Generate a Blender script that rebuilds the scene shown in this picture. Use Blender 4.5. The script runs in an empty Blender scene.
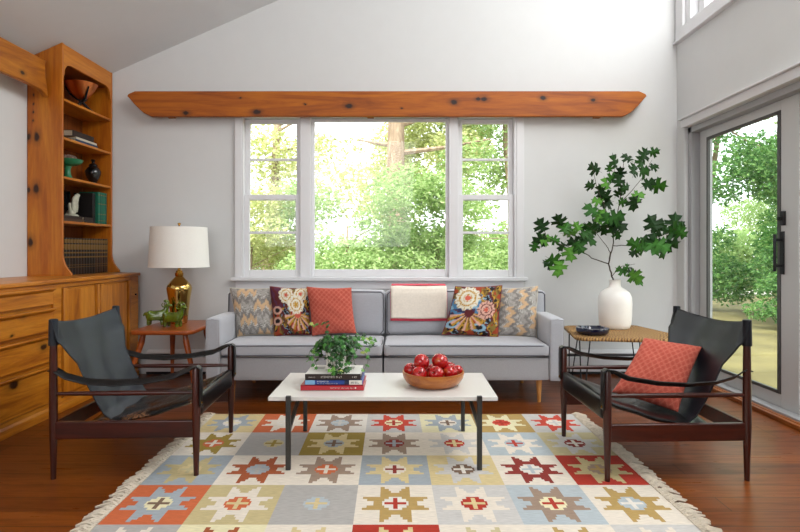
import bpy, bmesh, math, random
from mathutils import Vector, Matrix
from math import sin, cos, pi, sqrt, radians as R

scene = bpy.context.scene
col = scene.collection
# ---------------------------------------------------------------- camera, world, lights, exposure
H = 1.15; FPX = 560.0; CX, CY = 403.0, 250.0
cd = bpy.data.cameras.new('camera'); cam = bpy.data.objects.new('camera', cd); col.objects.link(cam)
cam.location = (0, 0, H); cam.rotation_euler = (pi/2, 0, 0)
cd.sensor_fit = 'HORIZONTAL'; cd.sensor_width = 36.0; cd.lens = 36.0*FPX/800
cd.shift_x = -(CX-400)/800; cd.shift_y = -(266-CY)/800
cd.clip_start = 0.05; cd.clip_end = 300
scene.camera = cam

vs = scene.view_settings
vs.view_transform = 'Standard'; vs.look = 'None'; vs.gamma = 1; vs.exposure = 0.0; vs.use_curve_mapping = False

world = bpy.data.worlds.new('overcast_sky'); scene.world = world; world.use_nodes = True
wn = world.node_tree; wn.nodes.clear()
wo = wn.nodes.new('ShaderNodeOutputWorld'); wb = wn.nodes.new('ShaderNodeBackground')
wb.inputs[0].default_value = (0.93, 0.97, 1.0, 1); wb.inputs[1].default_value = 3.4
wn.links.new(wb.outputs[0], wo.inputs[0])

def area(name, loc, target, sx, sy, power, color=(1, 1, 1)):
    l = bpy.data.lights.new(name, 'AREA'); l.shape = 'RECTANGLE'; l.size = sx; l.size_y = sy
    l.energy = power; l.color = color
    o = bpy.data.objects.new(name, l); col.objects.link(o); o.location = loc
    o.rotation_euler = (Vector(target)-Vector(loc)).to_track_quat('-Z', 'Y').to_euler()
    return o
# daylight of the high window on the right wall; added fill lamp behind the camera
area('clerestory_daylight', (2.3, 1.9, 3.9), (-0.6, 2.9, 0.2), 3.0, 1.6, 120, (1.0, 0.99, 0.97))
area('rear_fill_light', (-1.4, -1.9, 2.4), (0.4, 4.0, 1.2), 3.4, 2.4, 88, (0.97, 0.98, 1.0))
sun = bpy.data.lights.new('sun', 'SUN'); sun.energy = 6; sun.angle = R(6); sun.color = (1, 0.96, 0.88)
so = bpy.data.objects.new('sun', sun); col.objects.link(so); so.rotation_euler = (R(40), 0, R(-16))
area('clerestory_daylight', (2.42, 4.15, 4.05), (1.2, 4.6, 2.4), 1.0, .9, 12, (1.0, 1.0, 1.0))

# ---------------------------------------------------------------- helpers
def P(px, py, Y):
    return Vector(((px-CX)/FPX*Y, Y, H-(py-CY)/FPX*Y))
def lin(c):
    if isinstance(c, str):
        c = tuple(int(c[i:i+2], 16)/255 for i in (0, 2, 4))
    return tuple(v/12.92 if v <= .04045 else ((v+.055)/1.055)**2.4 for v in c)

class N:
    """small node graph writer"""
    def __init__(s, name):
        s.m = bpy.data.materials.new(name); s.m.use_nodes = True; s.t = s.m.node_tree; s.t.nodes.clear()
        s.out = s.t.nodes.new('ShaderNodeOutputMaterial'); s.b = s.t.nodes.new('ShaderNodeBsdfPrincipled')
        s.t.links.new(s.b.outputs[0], s.out.inputs[0])
    def n(s, kind, ins=None, **kw):
        nd = s.t.nodes.new('ShaderNode'+kind)
        for k, v in kw.items(): setattr(nd, k, v)
        for k, v in (ins or {}).items(): s.set(nd.inputs[k], v)
        return nd
    def set(s, sock, v):
        if isinstance(v, bpy.types.NodeSocket): s.t.links.new(v, sock)
        else: sock.default_value = v
    def coord(s, scale=(1, 1, 1), kind='Object', rot=(0, 0, 0)):
        tc = s.n('TexCoord')
        return s.n('Mapping', {'Vector': tc.outputs[kind], 'Scale': scale, 'Rotation': rot}).outputs[0]
    def noise(s, vec, scale=5, detail=4, rough=.55, dist=0):
        return s.n('TexNoise', {'Vector': vec, 'Scale': scale, 'Detail': detail, 'Roughness': rough, 'Distortion': dist}).outputs[0]
    def ramp(s, f, stops):
        r = s.n('ValToRGB', {'Fac': f}); e = r.color_ramp.elements
        while len(e) < len(stops): e.new(.5)
        for el, (p, c) in zip(e, stops):
            el.position = p; el.color = (*c, 1) if len(c) == 3 else c
        return r.outputs[0]
    def mix(s, f, a, b, mode='MIX'):
        m = s.n('Mix', data_type='RGBA', blend_type=mode)
        s.set(m.inputs[0], f); s.set(m.inputs[6], a); s.set(m.inputs[7], b)
        return m.outputs[2]
    def bump(s, h, strength=.3, dist=.01):
        b = s.n('Bump', {'Height': h, 'Strength': strength, 'Distance': dist})
        s.t.links.new(b.outputs[0], s.b.inputs['Normal'])
    def p(s, **kw):
        for k, v in kw.items():
            s.set(s.b.inputs[{'color': 'Base Color', 'rough': 'Roughness', 'metal': 'Metallic', 'coat': 'Coat Weight',
                'sheen': 'Sheen Weight', 'trans': 'Transmission Weight', 'spec': 'Specular IOR Level', 'sss': 'Subsurface Weight', 'cr': 'Coat Roughness'}[k]], v)
        return s

def c4(c): return (*lin(c), 1)
def plain(name, c, rough=.5, metal=0, var=.06, scale=8, bump=0, bscale=60, **kw):
    g = N(name); a = lin(c)
    v = g.coord(); f = g.noise(v, scale)
    g.p(color=g.ramp(f, [(.3, tuple(x*(1-var) for x in a)), (.7, tuple(min(1, x*(1+var)) for x in a))]), rough=rough, metal=metal, **kw)
    if bump: g.bump(g.noise(v, bscale, 3), bump, .004)
    return g.m
def wood(name, dark, mid, light, axis='x', rough=.4, knots=(), kscale=1.3, coat=.0, grain=1.0, r=.02):
    """knots: list of points (object coordinates) with an optional size factor"""
    g = N(name)
    st = {'x': (.22, 2.2, 2.2), 'y': (2.2, .22, 2.2), 'z': (2.2, 2.2, .22)}[axis]
    v = g.coord(tuple(s*3*grain for s in st)); v2 = g.coord(tuple(s*22*grain for s in st))
    f1 = g.noise(v, 1.6, 5, .6, 1.6); f2 = g.noise(v2, 1.5, 3, .6)
    base = g.ramp(f1, [(.28, lin(dark)), (.48, lin(mid)), (.72, lin(light))])
    fine = g.ramp(f2, [(.3, (.72, .66, .6)), (.6, (1, 1, 1))])
    c = g.mix(.6, base, fine, 'MULTIPLY')
    if knots:
        vo = g.n('VectorMath', {0: g.n('TexCoord').outputs['Object'], 1: g.n('VectorMath', {0: g.n('TexNoise', {'Vector': g.coord(), 'Scale': 22, 'Detail': 3}).outputs[1], 3: .022}, operation='SCALE').outputs[0]}, operation='ADD').outputs[0]
        tot = None
        el = {'x': (.62, 1, 1), 'y': (1, .62, 1), 'z': (1, 1, .62)}[axis]
        for kn in knots:
            sz = kn[3] if len(kn) > 3 else 1
            d = g.n('VectorMath', {0: vo, 1: tuple(c_+.011 for c_ in kn[:3])}, operation='SUBTRACT').outputs[0]
            d = g.n('VectorMath', {0: d, 1: tuple(e_/(r*sz) for e_ in el)}, operation='MULTIPLY').outputs[0]
            L = g.n('VectorMath', {0: d}, operation='LENGTH').outputs['Value']
            tot = L if tot is None else g.n('Math', {0: tot, 1: L}, operation='MINIMUM').outputs[0]
        kf = g.ramp(g.n('Math', {0: tot, 1: .25}, operation='MULTIPLY').outputs[0], [(.15, (1, 1, 1)), (.27, (.35, .35, .35)), (.55, (0, 0, 0))])
        c = g.mix(kf, c, (*tuple(x*.10 for x in lin(dark)), 1))
    g.p(color=c, rough=rough, coat=coat, cr=.25)
    g.bump(f2, .12, .002)
    return g.m

class MB:
    def __init__(s): s.v = []; s.f = []; s.mi = []; s.col = []; s.cm = 0; s.uv = None
    def add(s, vs, fs, mi=0):
        o = len(s.v); s.v += [Vector(v) for v in vs]; s.f += [tuple(i+o for i in f) for f in fs]; s.mi += [mi]*len(fs)
        return s
    def box(s, x0, x1, y0, y1, z0, z1, mi=0):
        if x0 > x1: x0, x1 = x1, x0
        if y0 > y1: y0, y1 = y1, y0
        if z0 > z1: z0, z1 = z1, z0
        return s.add([(x, y, z) for x in (x0, x1) for y in (y0, y1) for z in (z0, z1)],
                     [(0,1,3,2), (4,6,7,5), (0,4,5,1), (2,3,7,6), (0,2,6,4), (1,5,7,3)], mi)
    def prism(s, poly, axis, a, b, mi=0):
        """poly of 2D points extruded along axis from a to b"""
        f = {'x': lambda p, t: (t, p[0], p[1]), 'y': lambda p, t: (p[0], t, p[1]), 'z': lambda p, t: (p[0], p[1], t)}[axis]
        n = len(poly)
        vs_ = [f(p, a) for p in poly]+[f(p, b) for p in poly]
        fs = [tuple(range(n)), tuple(range(2*n-1, n-1, -1))]+[(i, i+n, (i+1) % n+n, (i+1) % n) for i in range(n)]
        return s.add(vs_, fs, mi)
    def ring(s, c, ax, r, n, sq=None):
        ax = Vector(ax).normalized(); up = Vector((0, 0, 1)) if abs(ax.z) < .9 else Vector((1, 0, 0))
        u = ax.cross(up).normalized(); w = ax.cross(u).normalized(); c = Vector(c)
        off = pi/4 if n == 4 else 0
        return [c+u*cos(2*pi*i/n+off)*r+w*sin(2*pi*i/n+off)*r for i in range(n)]
    def tube(s, pts, rad, n=10, mi=0, closed=False, flat=None):
        pts = [Vector(p) for p in pts]; m = len(pts); vs_ = []
        rad = rad if isinstance(rad, (list, tuple)) else [rad]*m
        prev = None
        for i, p in enumerate(pts):
            if closed: t = pts[(i+1) % m]-pts[i-1]
            else: t = pts[min(i+1, m-1)]-pts[max(i-1, 0)]
            t.normalize()
            if prev is None:
                up = Vector((0, 0, 1)) if abs(t.z) < .9 else Vector((1, 0, 0)); u = t.cross(up).normalized()
            else:
                u = prev-t*prev.dot(t); u.normalize()
            prev = u; w = t.cross(u)
            a, b = (rad[i], rad[i]) if flat is None else (flat[0], flat[1])
            off = pi/4 if n == 4 else 0
            vs_ += [p+u*cos(2*pi*k/n+off)*a+w*sin(2*pi*k/n+off)*b for k in range(n)]
        fs = []
        for i in range(m if closed else m-1):
            j = (i+1) % m
            fs += [(i*n+k, i*n+(k+1) % n, j*n+(k+1) % n, j*n+k) for k in range(n)]
        if not closed: fs += [tuple(range(n-1, -1, -1)), tuple((m-1)*n+k for k in range(n))]
        return s.add(vs_, fs, mi)
    def lathe(s, prof, c=(0, 0, 0), n=40, mi=0, sx=1, sy=1):
        vs_ = []; fs = []; m = len(prof)
        for r, z in prof:
            vs_ += [(c[0]+r*sx*cos(2*pi*k/n), c[1]+r*sy*sin(2*pi*k/n), c[2]+z) for k in range(n)]
        for i in range(m-1): fs += [(i*n+k, i*n+(k+1) % n, (i+1)*n+(k+1) % n, (i+1)*n+k) for k in range(n)]
        if prof[0][0] > 1e-5: fs.append(tuple(range(n-1, -1, -1)))
        if prof[-1][0] > 1e-5: fs.append(tuple((m-1)*n+k for k in range(n)))
        return s.add(vs_, fs, mi)
    def grid(s, fn, nu, nv, mi=0, cfn=None):
        vs_ = [fn(i/nu, j/nv) for j in range(nv+1) for i in range(nu+1)]
        if cfn: s.col += [cfn(i/nu, j/nv) for j in range(nv+1) for i in range(nu+1)]
        return s.add(vs_, [(j*(nu+1)+i, j*(nu+1)+i+1, (j+1)*(nu+1)+i+1, (j+1)*(nu+1)+i) for j in range(nv) for i in range(nu)], mi)
    def sphere(s, c, r, n=16, mi=0, sc=(1, 1, 1)):
        prof = [(r*sin(pi*i/(n//2)), -r*cos(pi*i/(n//2))) for i in range(n//2+1)]
        o = len(s.v); s.lathe([(max(p[0], 1e-4*r), p[1]) for p in prof], (0, 0, 0), n, mi)
        for i in range(o, len(s.v)): s.v[i] = Vector((s.v[i].x*sc[0]+c[0], s.v[i].y*sc[1]+c[1], s.v[i].z*sc[2]+c[2]))
        return s
    def cushion(s, c, size, r, puff=(0, 0, 0), cuts=14, mi=0, tilt=0, wr=0, seed=0):
        bm = bmesh.new(); bmesh.ops.create_cube(bm, size=2)
        bmesh.ops.subdivide_edges(bm, edges=bm.edges[:], cuts=cuts, use_grid_fill=True)
        sz = Vector(size)/2; rnd = random.Random(seed); ph = [rnd.uniform(0, 6) for _ in range(6)]
        out = []
        for v in bm.verts:
            p = v.co.copy()
            for k in range(3):   # denser sampling near the edges
                p[k] = math.copysign(1-(1-abs(p[k]))**1.35, p[k])
            q = Vector([p[k]*sz[k] for k in range(3)])
            cl = Vector([max(-(sz[k]-r), min(sz[k]-r, q[k])) for k in range(3)])
            d = q-cl
            if d.length > 1e-6: 
                m = max(abs(d[k]) for k in range(3)); q = cl+d.normalized()*min(r, m if m < r else r)
            for k in range(3):
                a, b = [j for j in range(3) if j != k]
                q[k] += puff[k]*p[k]*(1-p[a]**4)*(1-p[b]**4)
            if wr:
                q.z += wr*sin(q.x*23+ph[0]+q.y*5)*sin(q.y*9+ph[1]); q.y += wr*sin(q.x*17+ph[2])*cos(q.z*14+ph[3])
            if tilt: q = Matrix.Rotation(tilt, 3, 'X') @ q
            out.append(q+Vector(c))
        bm.verts.index_update(); fs = [tuple(v.index for v in f.verts) for f in bm.faces]; bm.free()
        return s.add(out, fs, mi)
    def build(s, name, mats, parent=None, world=False, bevel=0, seg=2, smooth=True, ang=40, sub=0, solid=0, label=None, merge=False):
        me = bpy.data.meshes.new(name)
        off = Vector(parent_loc(parent)) if (world and parent is not None) else Vector((0, 0, 0))
        me.from_pydata([tuple(v-off) for v in s.v], [], s.f)
        for m in (mats if isinstance(mats, (list, tuple)) else [mats]): me.materials.append(m)
        me.polygons.foreach_set('material_index', s.mi)
        if s.col:
            ca = me.color_attributes.new('Col', 'FLOAT_COLOR', 'POINT')
            for i, c in enumerate(s.col): ca.data[i].color = (*c, 1)
        bm = bmesh.new(); bm.from_mesh(me)
        if merge: bmesh.ops.remove_doubles(bm, verts=bm.verts[:], dist=1e-5)
        bmesh.ops.recalc_face_normals(bm, faces=bm.faces[:]); bm.to_mesh(me); bm.free()
        if smooth:
            me.shade_smooth(); me.set_sharp_from_angle(angle=R(ang))
        o = bpy.data.objects.new(name, me); col.objects.link(o)
        if parent is not None: o.parent = parent
        if solid:
            md = o.modifiers.new('solid', 'SOLIDIFY'); md.thickness = solid; md.offset = 0
        if sub:
            md = o.modifiers.new('sub', 'SUBSURF'); md.levels = md.render_levels = sub
        if bevel:
            md = o.modifiers.new('bevel', 'BEVEL'); md.width = bevel; md.segments = seg; md.limit_method = 'ANGLE'; md.angle_limit = R(35)
            md.harden_normals = False
        if label: o['label'] = label
        return o
def parent_loc(o):
    v = Vector((0, 0, 0))
    while o is not None: v += o.location; o = o.parent
    return v
def thing(name, label, cat, loc=(0, 0, 0), rz=0, group=None):
    o = bpy.data.objects.new(name, None); col.objects.link(o); o.empty_display_size = .1
    o.location = loc; o.rotation_euler = (0, 0, rz); o['label'] = label; o['category'] = cat
    if group: o['group'] = group
    return o
def tag(o, label, cat, group=None, kind=None):
    o['label'] = label; o['category'] = cat
    if group: o['group'] = group
    if kind: o['kind'] = kind
    return o
def struct(o, label=None):
    o['kind'] = 'structure'
    if label: o['label'] = label
    return o
def copy_tree(o, parent=None):
    c = o.copy(); col.objects.link(c); c.parent = parent
    for ch in [x for x in bpy.data.objects if x.parent == o]: copy_tree(ch, c)
    return c
def skin(name, verts, edges, mat, parent=None, sub=2, root=0):
    """verts: (x,y,z,r)"""
    me = bpy.data.meshes.new(name); me.from_pydata([v[:3] for v in verts], edges, []); me.materials.append(mat)
    o = bpy.data.objects.new(name, me); col.objects.link(o)
    o.modifiers.new('skin', 'SKIN')
    sl = me.skin_vertices[0].data if me.skin_vertices else None
    if sl is None:
        bpy.context.view_layer.objects.active = o
        bpy.ops.object.modifier_add(type='SKIN'); sl = me.skin_vertices[0].data
    for i, v in enumerate(verts):
        sl[i].radius = (v[3], v[3]); sl[i].use_root = (i == root)
    md = o.modifiers.new('sub', 'SUBSURF'); md.levels = md.render_levels = sub
    dg = bpy.context.evaluated_depsgraph_get(); ev = o.evaluated_get(dg)
    nm = bpy.data.meshes.new_from_object(ev); nm.name = name; o.modifiers.clear(); o.data = nm
    if not nm.materials: nm.materials.append(mat)
    nm.shade_smooth()
    if parent is not None: o.parent = parent
    return o
# ---------------------------------------------------------------- materials
WALL = plain('wall_paint', 'd2d3d3', .75, var=.01, bump=.05, bscale=120)
CEIL = plain('ceiling_paint', 'd6d8da', .8, var=.01)
TRIM = plain('trim_paint', 'dcdcde', .42, var=.01)
DOORPAINT = plain('door_frame_paint', 'c3c4c3', .4, var=.01)
JAMBSHADE = plain('jamb_paint_shaded', 'a3a3a5', .5, var=.01)  # greyed down to carry the shadow on the recessed door jamb
BEAMW = wood('beam_pine', '7a3600', 'a65600', 'bd6c02', 'x', .6, grain=.8, knots=[(*P(px, py, 5.08), q) for px, py, q in ((186, 113, 1), (257, 112, 1.2), (349, 106, 1.15), (454, 102, 1.15), (478, 99, .8), (484, 99, 1.1), (543, 98, 1), (593, 100, .9), (240, 98, .4), (305, 104, .4), (402, 108, .4))])
def KX(px, py, X, q=1):
    Y = X*560/(px-CX); return (X, Y, H-(py-CY)/FPX*Y, q)
def rel(o, L): return [(k_[0]-o[0], k_[1]-o[1], k_[2]-o[2], *k_[3:]) for k_ in L]
CABLOC = (-2.7, 4.0, 0); BKLOC = (-2.83, 4.8, .945)
BEAML = wood('beam_pine_left', '84430a', 'ab640c', 'c07c1a', 'y', .5, grain=.8, knots=[KX(22.5, 72.6, -2.79, .8)])
PINEV = wood('bookcase_pine', '94480a', 'b3640f', 'c47a1e', 'z', .38, grain=.8, r=.018, knots=rel(BKLOC, [(*P(px, py, 4.42), q) for px, py, q in ((28.6, 136.5, 1.1), (36.7, 136.8, 1.4), (29, 190, .9), (36.4, 188.6, 1.5), (30.4, 242, 1.4), (34, 95, .4), (34, 104, .4), (33, 112, .45), (33, 121, .4))]))
PINEY = wood('shelf_pine', '9c520a', 'b96c12', 'c98226', 'y', .4)
PINESHADE = wood('shaded_pine', '5c2a08', '7c3e0c', '945014', 'z', .45)  # pine darkened to paint in the shade inside the bookcase
CABY = wood('cabinet_pine', '8a4408', 'bd7218', 'd48e2e', 'y', .34, r=.02, knots=rel(CABLOC, [KX(23, 314.6, -2.408, 1), KX(43.6, 346.8, -2.408, 1.2), KX(13.6, 385, -2.408, 1.5), KX(12, 336, -2.408, .5), KX(130, 288, -2.42, .6)]))
CABV = wood('cabinet_pine_upright', '8a4408', 'bd7218', 'd48e2e', 'z', .34)
DARKWOOD = wood('dark_rosewood', '210a05', '3a130a', '511d0e', 'x', .3, grain=1.2, coat=.15)
DARKWOODZ = wood('dark_rosewood_upright', '210a05', '3a130a', '4f1c0e', 'z', .3, grain=1.2, coat=.15)
TEAK = wood('teak', '7c3410', 'a4501c', 'b9632a', 'x', .3, coat=.2)
OAKLEG = wood('light_leg_wood', 'a56a32', 'c48848', 'd69c5c', 'z', .4)
BOWLW = wood('bowl_wood', '8a4514', 'b06423', 'c67f38', 'x', .32, grain=1.4, coat=.3)
COPPER = plain('copper', 'e08a50', .3, 1, var=.1)
BLACKM = plain('black_metal', '2a2b2d', .4, .6, var=.05)
STEEL = plain('dark_steel', '4b4c4c', .38, .85, var=.08, scale=20)
GOLD = plain('gold_mirror', 'd4b268', .07, 1, var=.06, scale=6)
BRASS = plain('brass', 'b98b3c', .25, 1)
MARBLE = plain('white_stone_top', 'dddcd8', .28, var=.025, scale=6, coat=.1)
SHADE = plain('linen_shade', 'eae7e0', .85, var=.015, scale=90, bump=.15, bscale=200)
CERAM = plain('white_ceramic', 'f1ede7', .45, var=.02, bump=.1, bscale=30)
GREENGL = plain('green_glaze', '566a16', .15, var=.5, scale=22, coat=.5)
JADE = plain('jade_glaze', '1f7a52', .3, var=.15, scale=20, coat=.3)
BLACKGL = plain('black_glaze', '0e0f10', .12, var=.05, coat=.4)
BLUEGL = plain('cobalt_glass', '040c2c', .06, var=.2, scale=30, coat=.6)
HAND = plain('pale_hand_ceramic', 'b9b8a4', .45, var=.15, scale=30)
PAPER = plain('book_pages', 'd8cdb4', .8, var=.05, scale=90)
WHITEP = plain('white_pages', 'e6e4de', .8, var=.03, scale=90)
CREAMTH = plain('cream_wool', 'ebe1d3', .95, var=.05, scale=60, bump=.4, bscale=220)
REDTH = plain('red_wool', 'd8475a', .95, var=.06, scale=60, bump=.3, bscale=220)

def fabric(name, c, rough=.9, var=.08, weave=260, **kw):
    g = N(name); a = lin(c); v = g.coord()
    f = g.noise(g.coord((1, 1, 6)), 45, 3); f2 = g.noise(v, weave, 2)
    m = g.mix(.5, g.ramp(f, [(.3, tuple(x*(1-var) for x in a)), (.7, tuple(min(1, x*(1+var)) for x in a))]),
              g.ramp(f2, [(.3, tuple(x*(1-var*1.6) for x in a)), (.7, tuple(min(1, x*(1+var*1.6)) for x in a))]))
    g.p(color=m, rough=rough, **kw); g.bump(f2, .35, .002); return g.m
SOFA = fabric('sofa_grey_fabric', 'a8aab1', .65, sheen=.5)
SOFAB = fabric('sofa_base_fabric', 'a2a2a6')
PIPING = fabric('piping_fabric', '5c5d64')

def leather(name, c, wear=None, rough=.36, spec=.4):
    g = N(name); v = g.coord(); a = lin(c)
    f = g.noise(v, 6, 4, .6); base = g.ramp(f, [(.3, tuple(x*.75 for x in a)), (.7, tuple(x*1.25 for x in a))])
    if wear:
        w = g.noise(g.coord((1, 1, 1)), 14, 8, .7, 1.8)
        mask = g.ramp(w, [(.45, (0, 0, 0)), (.5, (1, 1, 1)), (.55, (0, 0, 0))])
        n2 = g.ramp(g.noise(v, 5, 2), [(.45, (0, 0, 0)), (.6, (.8, .8, .8))])
        mk = g.mix(1.0, mask, n2, 'MULTIPLY'); base = g.mix(mk, base, c4(wear))
    g.p(color=base, rough=rough, spec=spec); g.bump(g.noise(v, 120, 4, .7), .25, .002); return g.m
SLING = leather('charcoal_saddle_leather', '262b32', rough=.42, spec=.28)
SLINGB = leather('black_saddle_leather', '12151c', rough=.38, spec=.3)
SEATL = leather('worn_black_leather', '0c0908', wear='b07a52', rough=.25)
SEATB = leather('black_seat_leather', '0c0d0f', rough=.3)
STRAP = leather('black_strap_leather', '0f0f10', rough=.33)

def colmat(name, rough=.9, bump=.4, bscale=200, fine=.12):
    g = N(name); at = g.n('Attribute', attribute_name='Col').outputs['Color']
    f = g.ramp(g.noise(g.coord(), bscale, 2), [(.25, (1-fine*2,)*3), (.75, (1, 1, 1))])
    g.p(color=g.mix(1.0, at, f, 'MULTIPLY'), rough=rough); g.bump(g.noise(g.coord(), bscale, 3), bump, .002); return g.m
TEXTILE = colmat('patterned_textile')

def glassmat(name, tint=(1, 1, 1)):
    g = N(name); g.t.nodes.remove(g.b)
    tr = g.n('BsdfTransparent', {'Color': (*tint, 1)}); gl = g.n('BsdfGlossy', {'Roughness': .02, 'Color': (1, 1, 1, 1)})
    mx = g.n('MixShader', {0: .022, 1: tr.outputs[0], 2: gl.outputs[0]})
    g.t.links.new(mx.outputs[0], g.out.inputs[0]); return g.m
GLASS = glassmat('window_glass')
GLASSD = glassmat('door_glass', (.93, .95, .94))

def floor_mat():
    g = N('plank_floor'); v = g.coord()
    br = g.n('TexBrick', {'Vector': v, 'Color1': c4('86460f'), 'Color2': c4('693207'), 'Mortar': c4('2a1006'), 'Scale': 1, 'Mortar Size': .0022,
                          'Mortar Smooth': .1, 'Brick Width': 2.3, 'Row Height': .137}, offset=.37, offset_frequency=3)
    st = g.noise(g.coord((1.2, 16, 1)), 2.2, 6, .65, .6); st2 = g.noise(g.coord((.7, .9, 1)), 1.3, 3)
    a = g.mix(.8, br.outputs[0], g.ramp(st, [(.3, (.42, .33, .27)), (.55, (1, .96, .92)), (.75, (1.0, 1.0, 1.0))]), 'MULTIPLY')
    b = g.mix(.6, a, g.ramp(st2, [(.3, (.7, .62, .55)), (.7, (1, 1, 1))]), 'MULTIPLY')
    g.p(color=b, rough=g.ramp(st, [(.3, (.38,)*3), (.7, (.26,)*3)]), spec=.38)
    g.bump(br.outputs['Fac'], -.25, .002); return g.m
FLOOR = floor_mat()
BASEW = wood('wood_baseboard', '6d360f', '8f4d18', 'a5602a', 'y', .4)

# ---------------------------------------------------------------- the room
XL, XR, YW = -2.97, 2.544, 5.2
YF = -2.6
def ceil_z(x): return 2.67+.442*(x-XL)
struct(MB().box(XL-.1, XR+.16, YF, YW+.14, -.12, 0).build('floor', FLOOR, smooth=False), 'reddish brown plank floor')
struct(MB().prism([(XL-.1, ceil_z(XL-.1)), (XR+.2, ceil_z(XR+.2)), (XR+.2, ceil_z(XR+.2)+.12), (XL-.1, ceil_z(XL-.1)+.12)], 'y', YF, YW+.14)
       .build('ceiling', CEIL, smooth=False), 'sloped white ceiling')
struct(MB().box(XL-.1, XL, YF, YW+.14, 0, 2.75).build('wall_left', WALL, smooth=False))
# back wall with the triple window opening
WX0, WX1, WZ0, WZ1 = -1.50, 1.065, .90, 2.40
w = MB(); YB = YW+.14
def wallpoly(x0, x1, z0, z1f):
    w.prism([(x0, z0), (x1, z0), (x1, z1f(x1)), (x0, z1f(x0))], 'y', YW, YB)
wallpoly(XL, WX0, 0, ceil_z); wallpoly(WX1, XR+.16, 0, ceil_z)
wallpoly(WX0, WX1, 0, lambda x: WZ0); wallpoly(WX0, WX1, WZ1, ceil_z)
struct(w.build('wall_back', WALL, smooth=False))
# right wall: sliding door opening and clerestory opening
DY0, DY1, DZ1 = 2.3, 5.06, 2.25
CY0, CY1, CZ0, CZ1 = .9, 5.04, 3.17, 4.75
w = MB(); X2 = XR+.16; top = ceil_z(XR)
w.box(XR, X2, DY1, YB, 0, CZ0).box(XR, X2, DY0, DY1, DZ1, CZ0).box(XR, X2, YF, DY0, 0, CZ0)
w.box(XR, X2, YF, CY0, CZ0, top).box(XR, X2, CY1, YB, CZ0, top).box(XR, X2, CY0, CY1, CZ1, top)
struct(w.build('wall_right', WALL, smooth=False))
# front wall, behind the camera
struct(MB().prism([(XL-.1, 0), (X2, 0), (X2, ceil_z(X2)), (XL-.1, ceil_z(XL-.1))], 'y', YF-.1, YF).build('wall_front', WALL, smooth=False))

# triple window: frame, sashes, panes
k = YW/FPX
def wx(px): return (px-CX)*k
def wz(py): return H-(py-CY)*k
win = thing('window_1', 'white triple window, tall fixed pane between two double-hung sashes', 'window', (wx(380), YW, wz(277)))
win['kind'] = 'structure'
del win['category']
fy0, fy1 = YW-.02, YW+.07
f = MB()
f.box(wx(235.5), wx(242), YW-.025, YW, wz(278), 2.42); f.box(wx(516), wx(523.5), YW-.025, YW, wz(278), 2.42)   # side casings
f.box(wx(242), wx(244), fy0, YB, wz(277), 2.42).box(wx(514), wx(516), fy0, YB, wz(277), 2.42)
f.box(wx(300.5), wx(311), YW-.018, YB-.02, wz(277), 2.42).box(wx(449), wx(458), YW-.018, YB-.02, wz(277), 2.42)
f.box(wx(235.5), wx(523.5), YW-.02, YB, wz(117.5), 2.43)
f.build('window_frame', TRIM, win, world=True, bevel=.003)
f = MB().box(wx(232.6), wx(526.5), YW-.07, YW+.12, wz(280.5), wz(277)).box(wx(236), wx(523), YW-.02, YW, wz(289), wz(280.5))
f.build('window_sill', TRIM, win, world=True, bevel=.004)
def sash(x0, x1, z0, z1, y, t, rails, bot=0):
    m = MB(); d = .03
    m.box(x0, x0+t, y, y+d, z0, z1).box(x1-t, x1, y, y+d, z0, z1).box(x0+t, x1-t, y, y+d, z1-t, z1).box(x0+t, x1-t, y, y+d, z0, z0+max(bot, t))
    for r in rails: m.box(x0+t, x1-t, y+.004, y+d-.004, r-.0115, r+.0115)
    s = m.build('sash', TRIM, win, world=True, bevel=.003)
    MB().box(x0+t, x1-t, y+.012, y+.016, z0+max(bot, t), z1-t).build('pane', GLASS, s, world=True, smooth=False)
for a, b in ((244, 300.5), (458, 514)):
    sash(wx(a), wx(b), wz(200), wz(118), YW+.045, .045, [wz(158.8)])
    sash(wx(a), wx(b), wz(277), wz(194.5), YW+.008, .048, [wz(232.6)], .066)
sash(wx(311), wx(449), wz(277), wz(118), YW+.02, .03, [], .07)
# sliding door
dr = thing('door_1', 'grey framed sliding glass door with black pull handle', 'door', (XR+.1, 3.7, 0)); dr['kind'] = 'structure'; del dr['category']
f = MB()
f.box(XR+.03, X2+.06, 5.0, DY1, 0, DZ1).box(XR+.03, X2+.06, DY0, DY1, 2.2, DZ1).box(XR+.02, X2+.08, DY0, DY1, .0, .05)
f.build('jamb', JAMBSHADE, dr, world=True, bevel=.003)
MB().box(XR-.004, XR+.03, DY0-.1, DY1, 0, .035).box(XR-.03, XR, DY0, 5.2, 0, .03).build('threshold', BASEW, dr, world=True, bevel=.003)
def dsash(y0, y1, x, lbl=None):
    z0, z1 = .05, 2.2; t = .115; d = .04
    m = MB().box(x, x+d, y1-t, y1, z0, z1).box(x, x+d, y0, y0+t*1.55, z0, z1).box(x, x+d, y0+t*1.55, y1-t, z1-.07, z1).box(x, x+d, y0+t*1.55, y1-t, z0, .14)
    s = m.build('door_panel', DOORPAINT, dr, world=True, bevel=.004)
    g = MB(); e = .022; a, b, c, dd = y0+t*1.55, y1-t, .14, z1-.07
    g.box(x-.003, x+d*.5, b-e, b, c, dd).box(x-.003, x+d*.5, a, a+e*1.6, c, dd).box(x-.003, x+d*.5, a+e, b-e, dd-e, dd).box(x-.003, x+d*.5, a+e, b-e, c, c+e)
    g.build('glazing_bead', plain('dark_bead', '4b4b49', .5), s, world=True)
    MB().box(x+d*.5, x+d*.5+.006, a, b, c, dd).build('pane', GLASSD, s, world=True, smooth=False)
    return s
s1 = dsash(3.74, 4.99, XR+.10)
s2 = dsash(2.35, 3.75, XR+.155)
hy = 3.90
h = MB(); x = XR+.10
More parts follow.
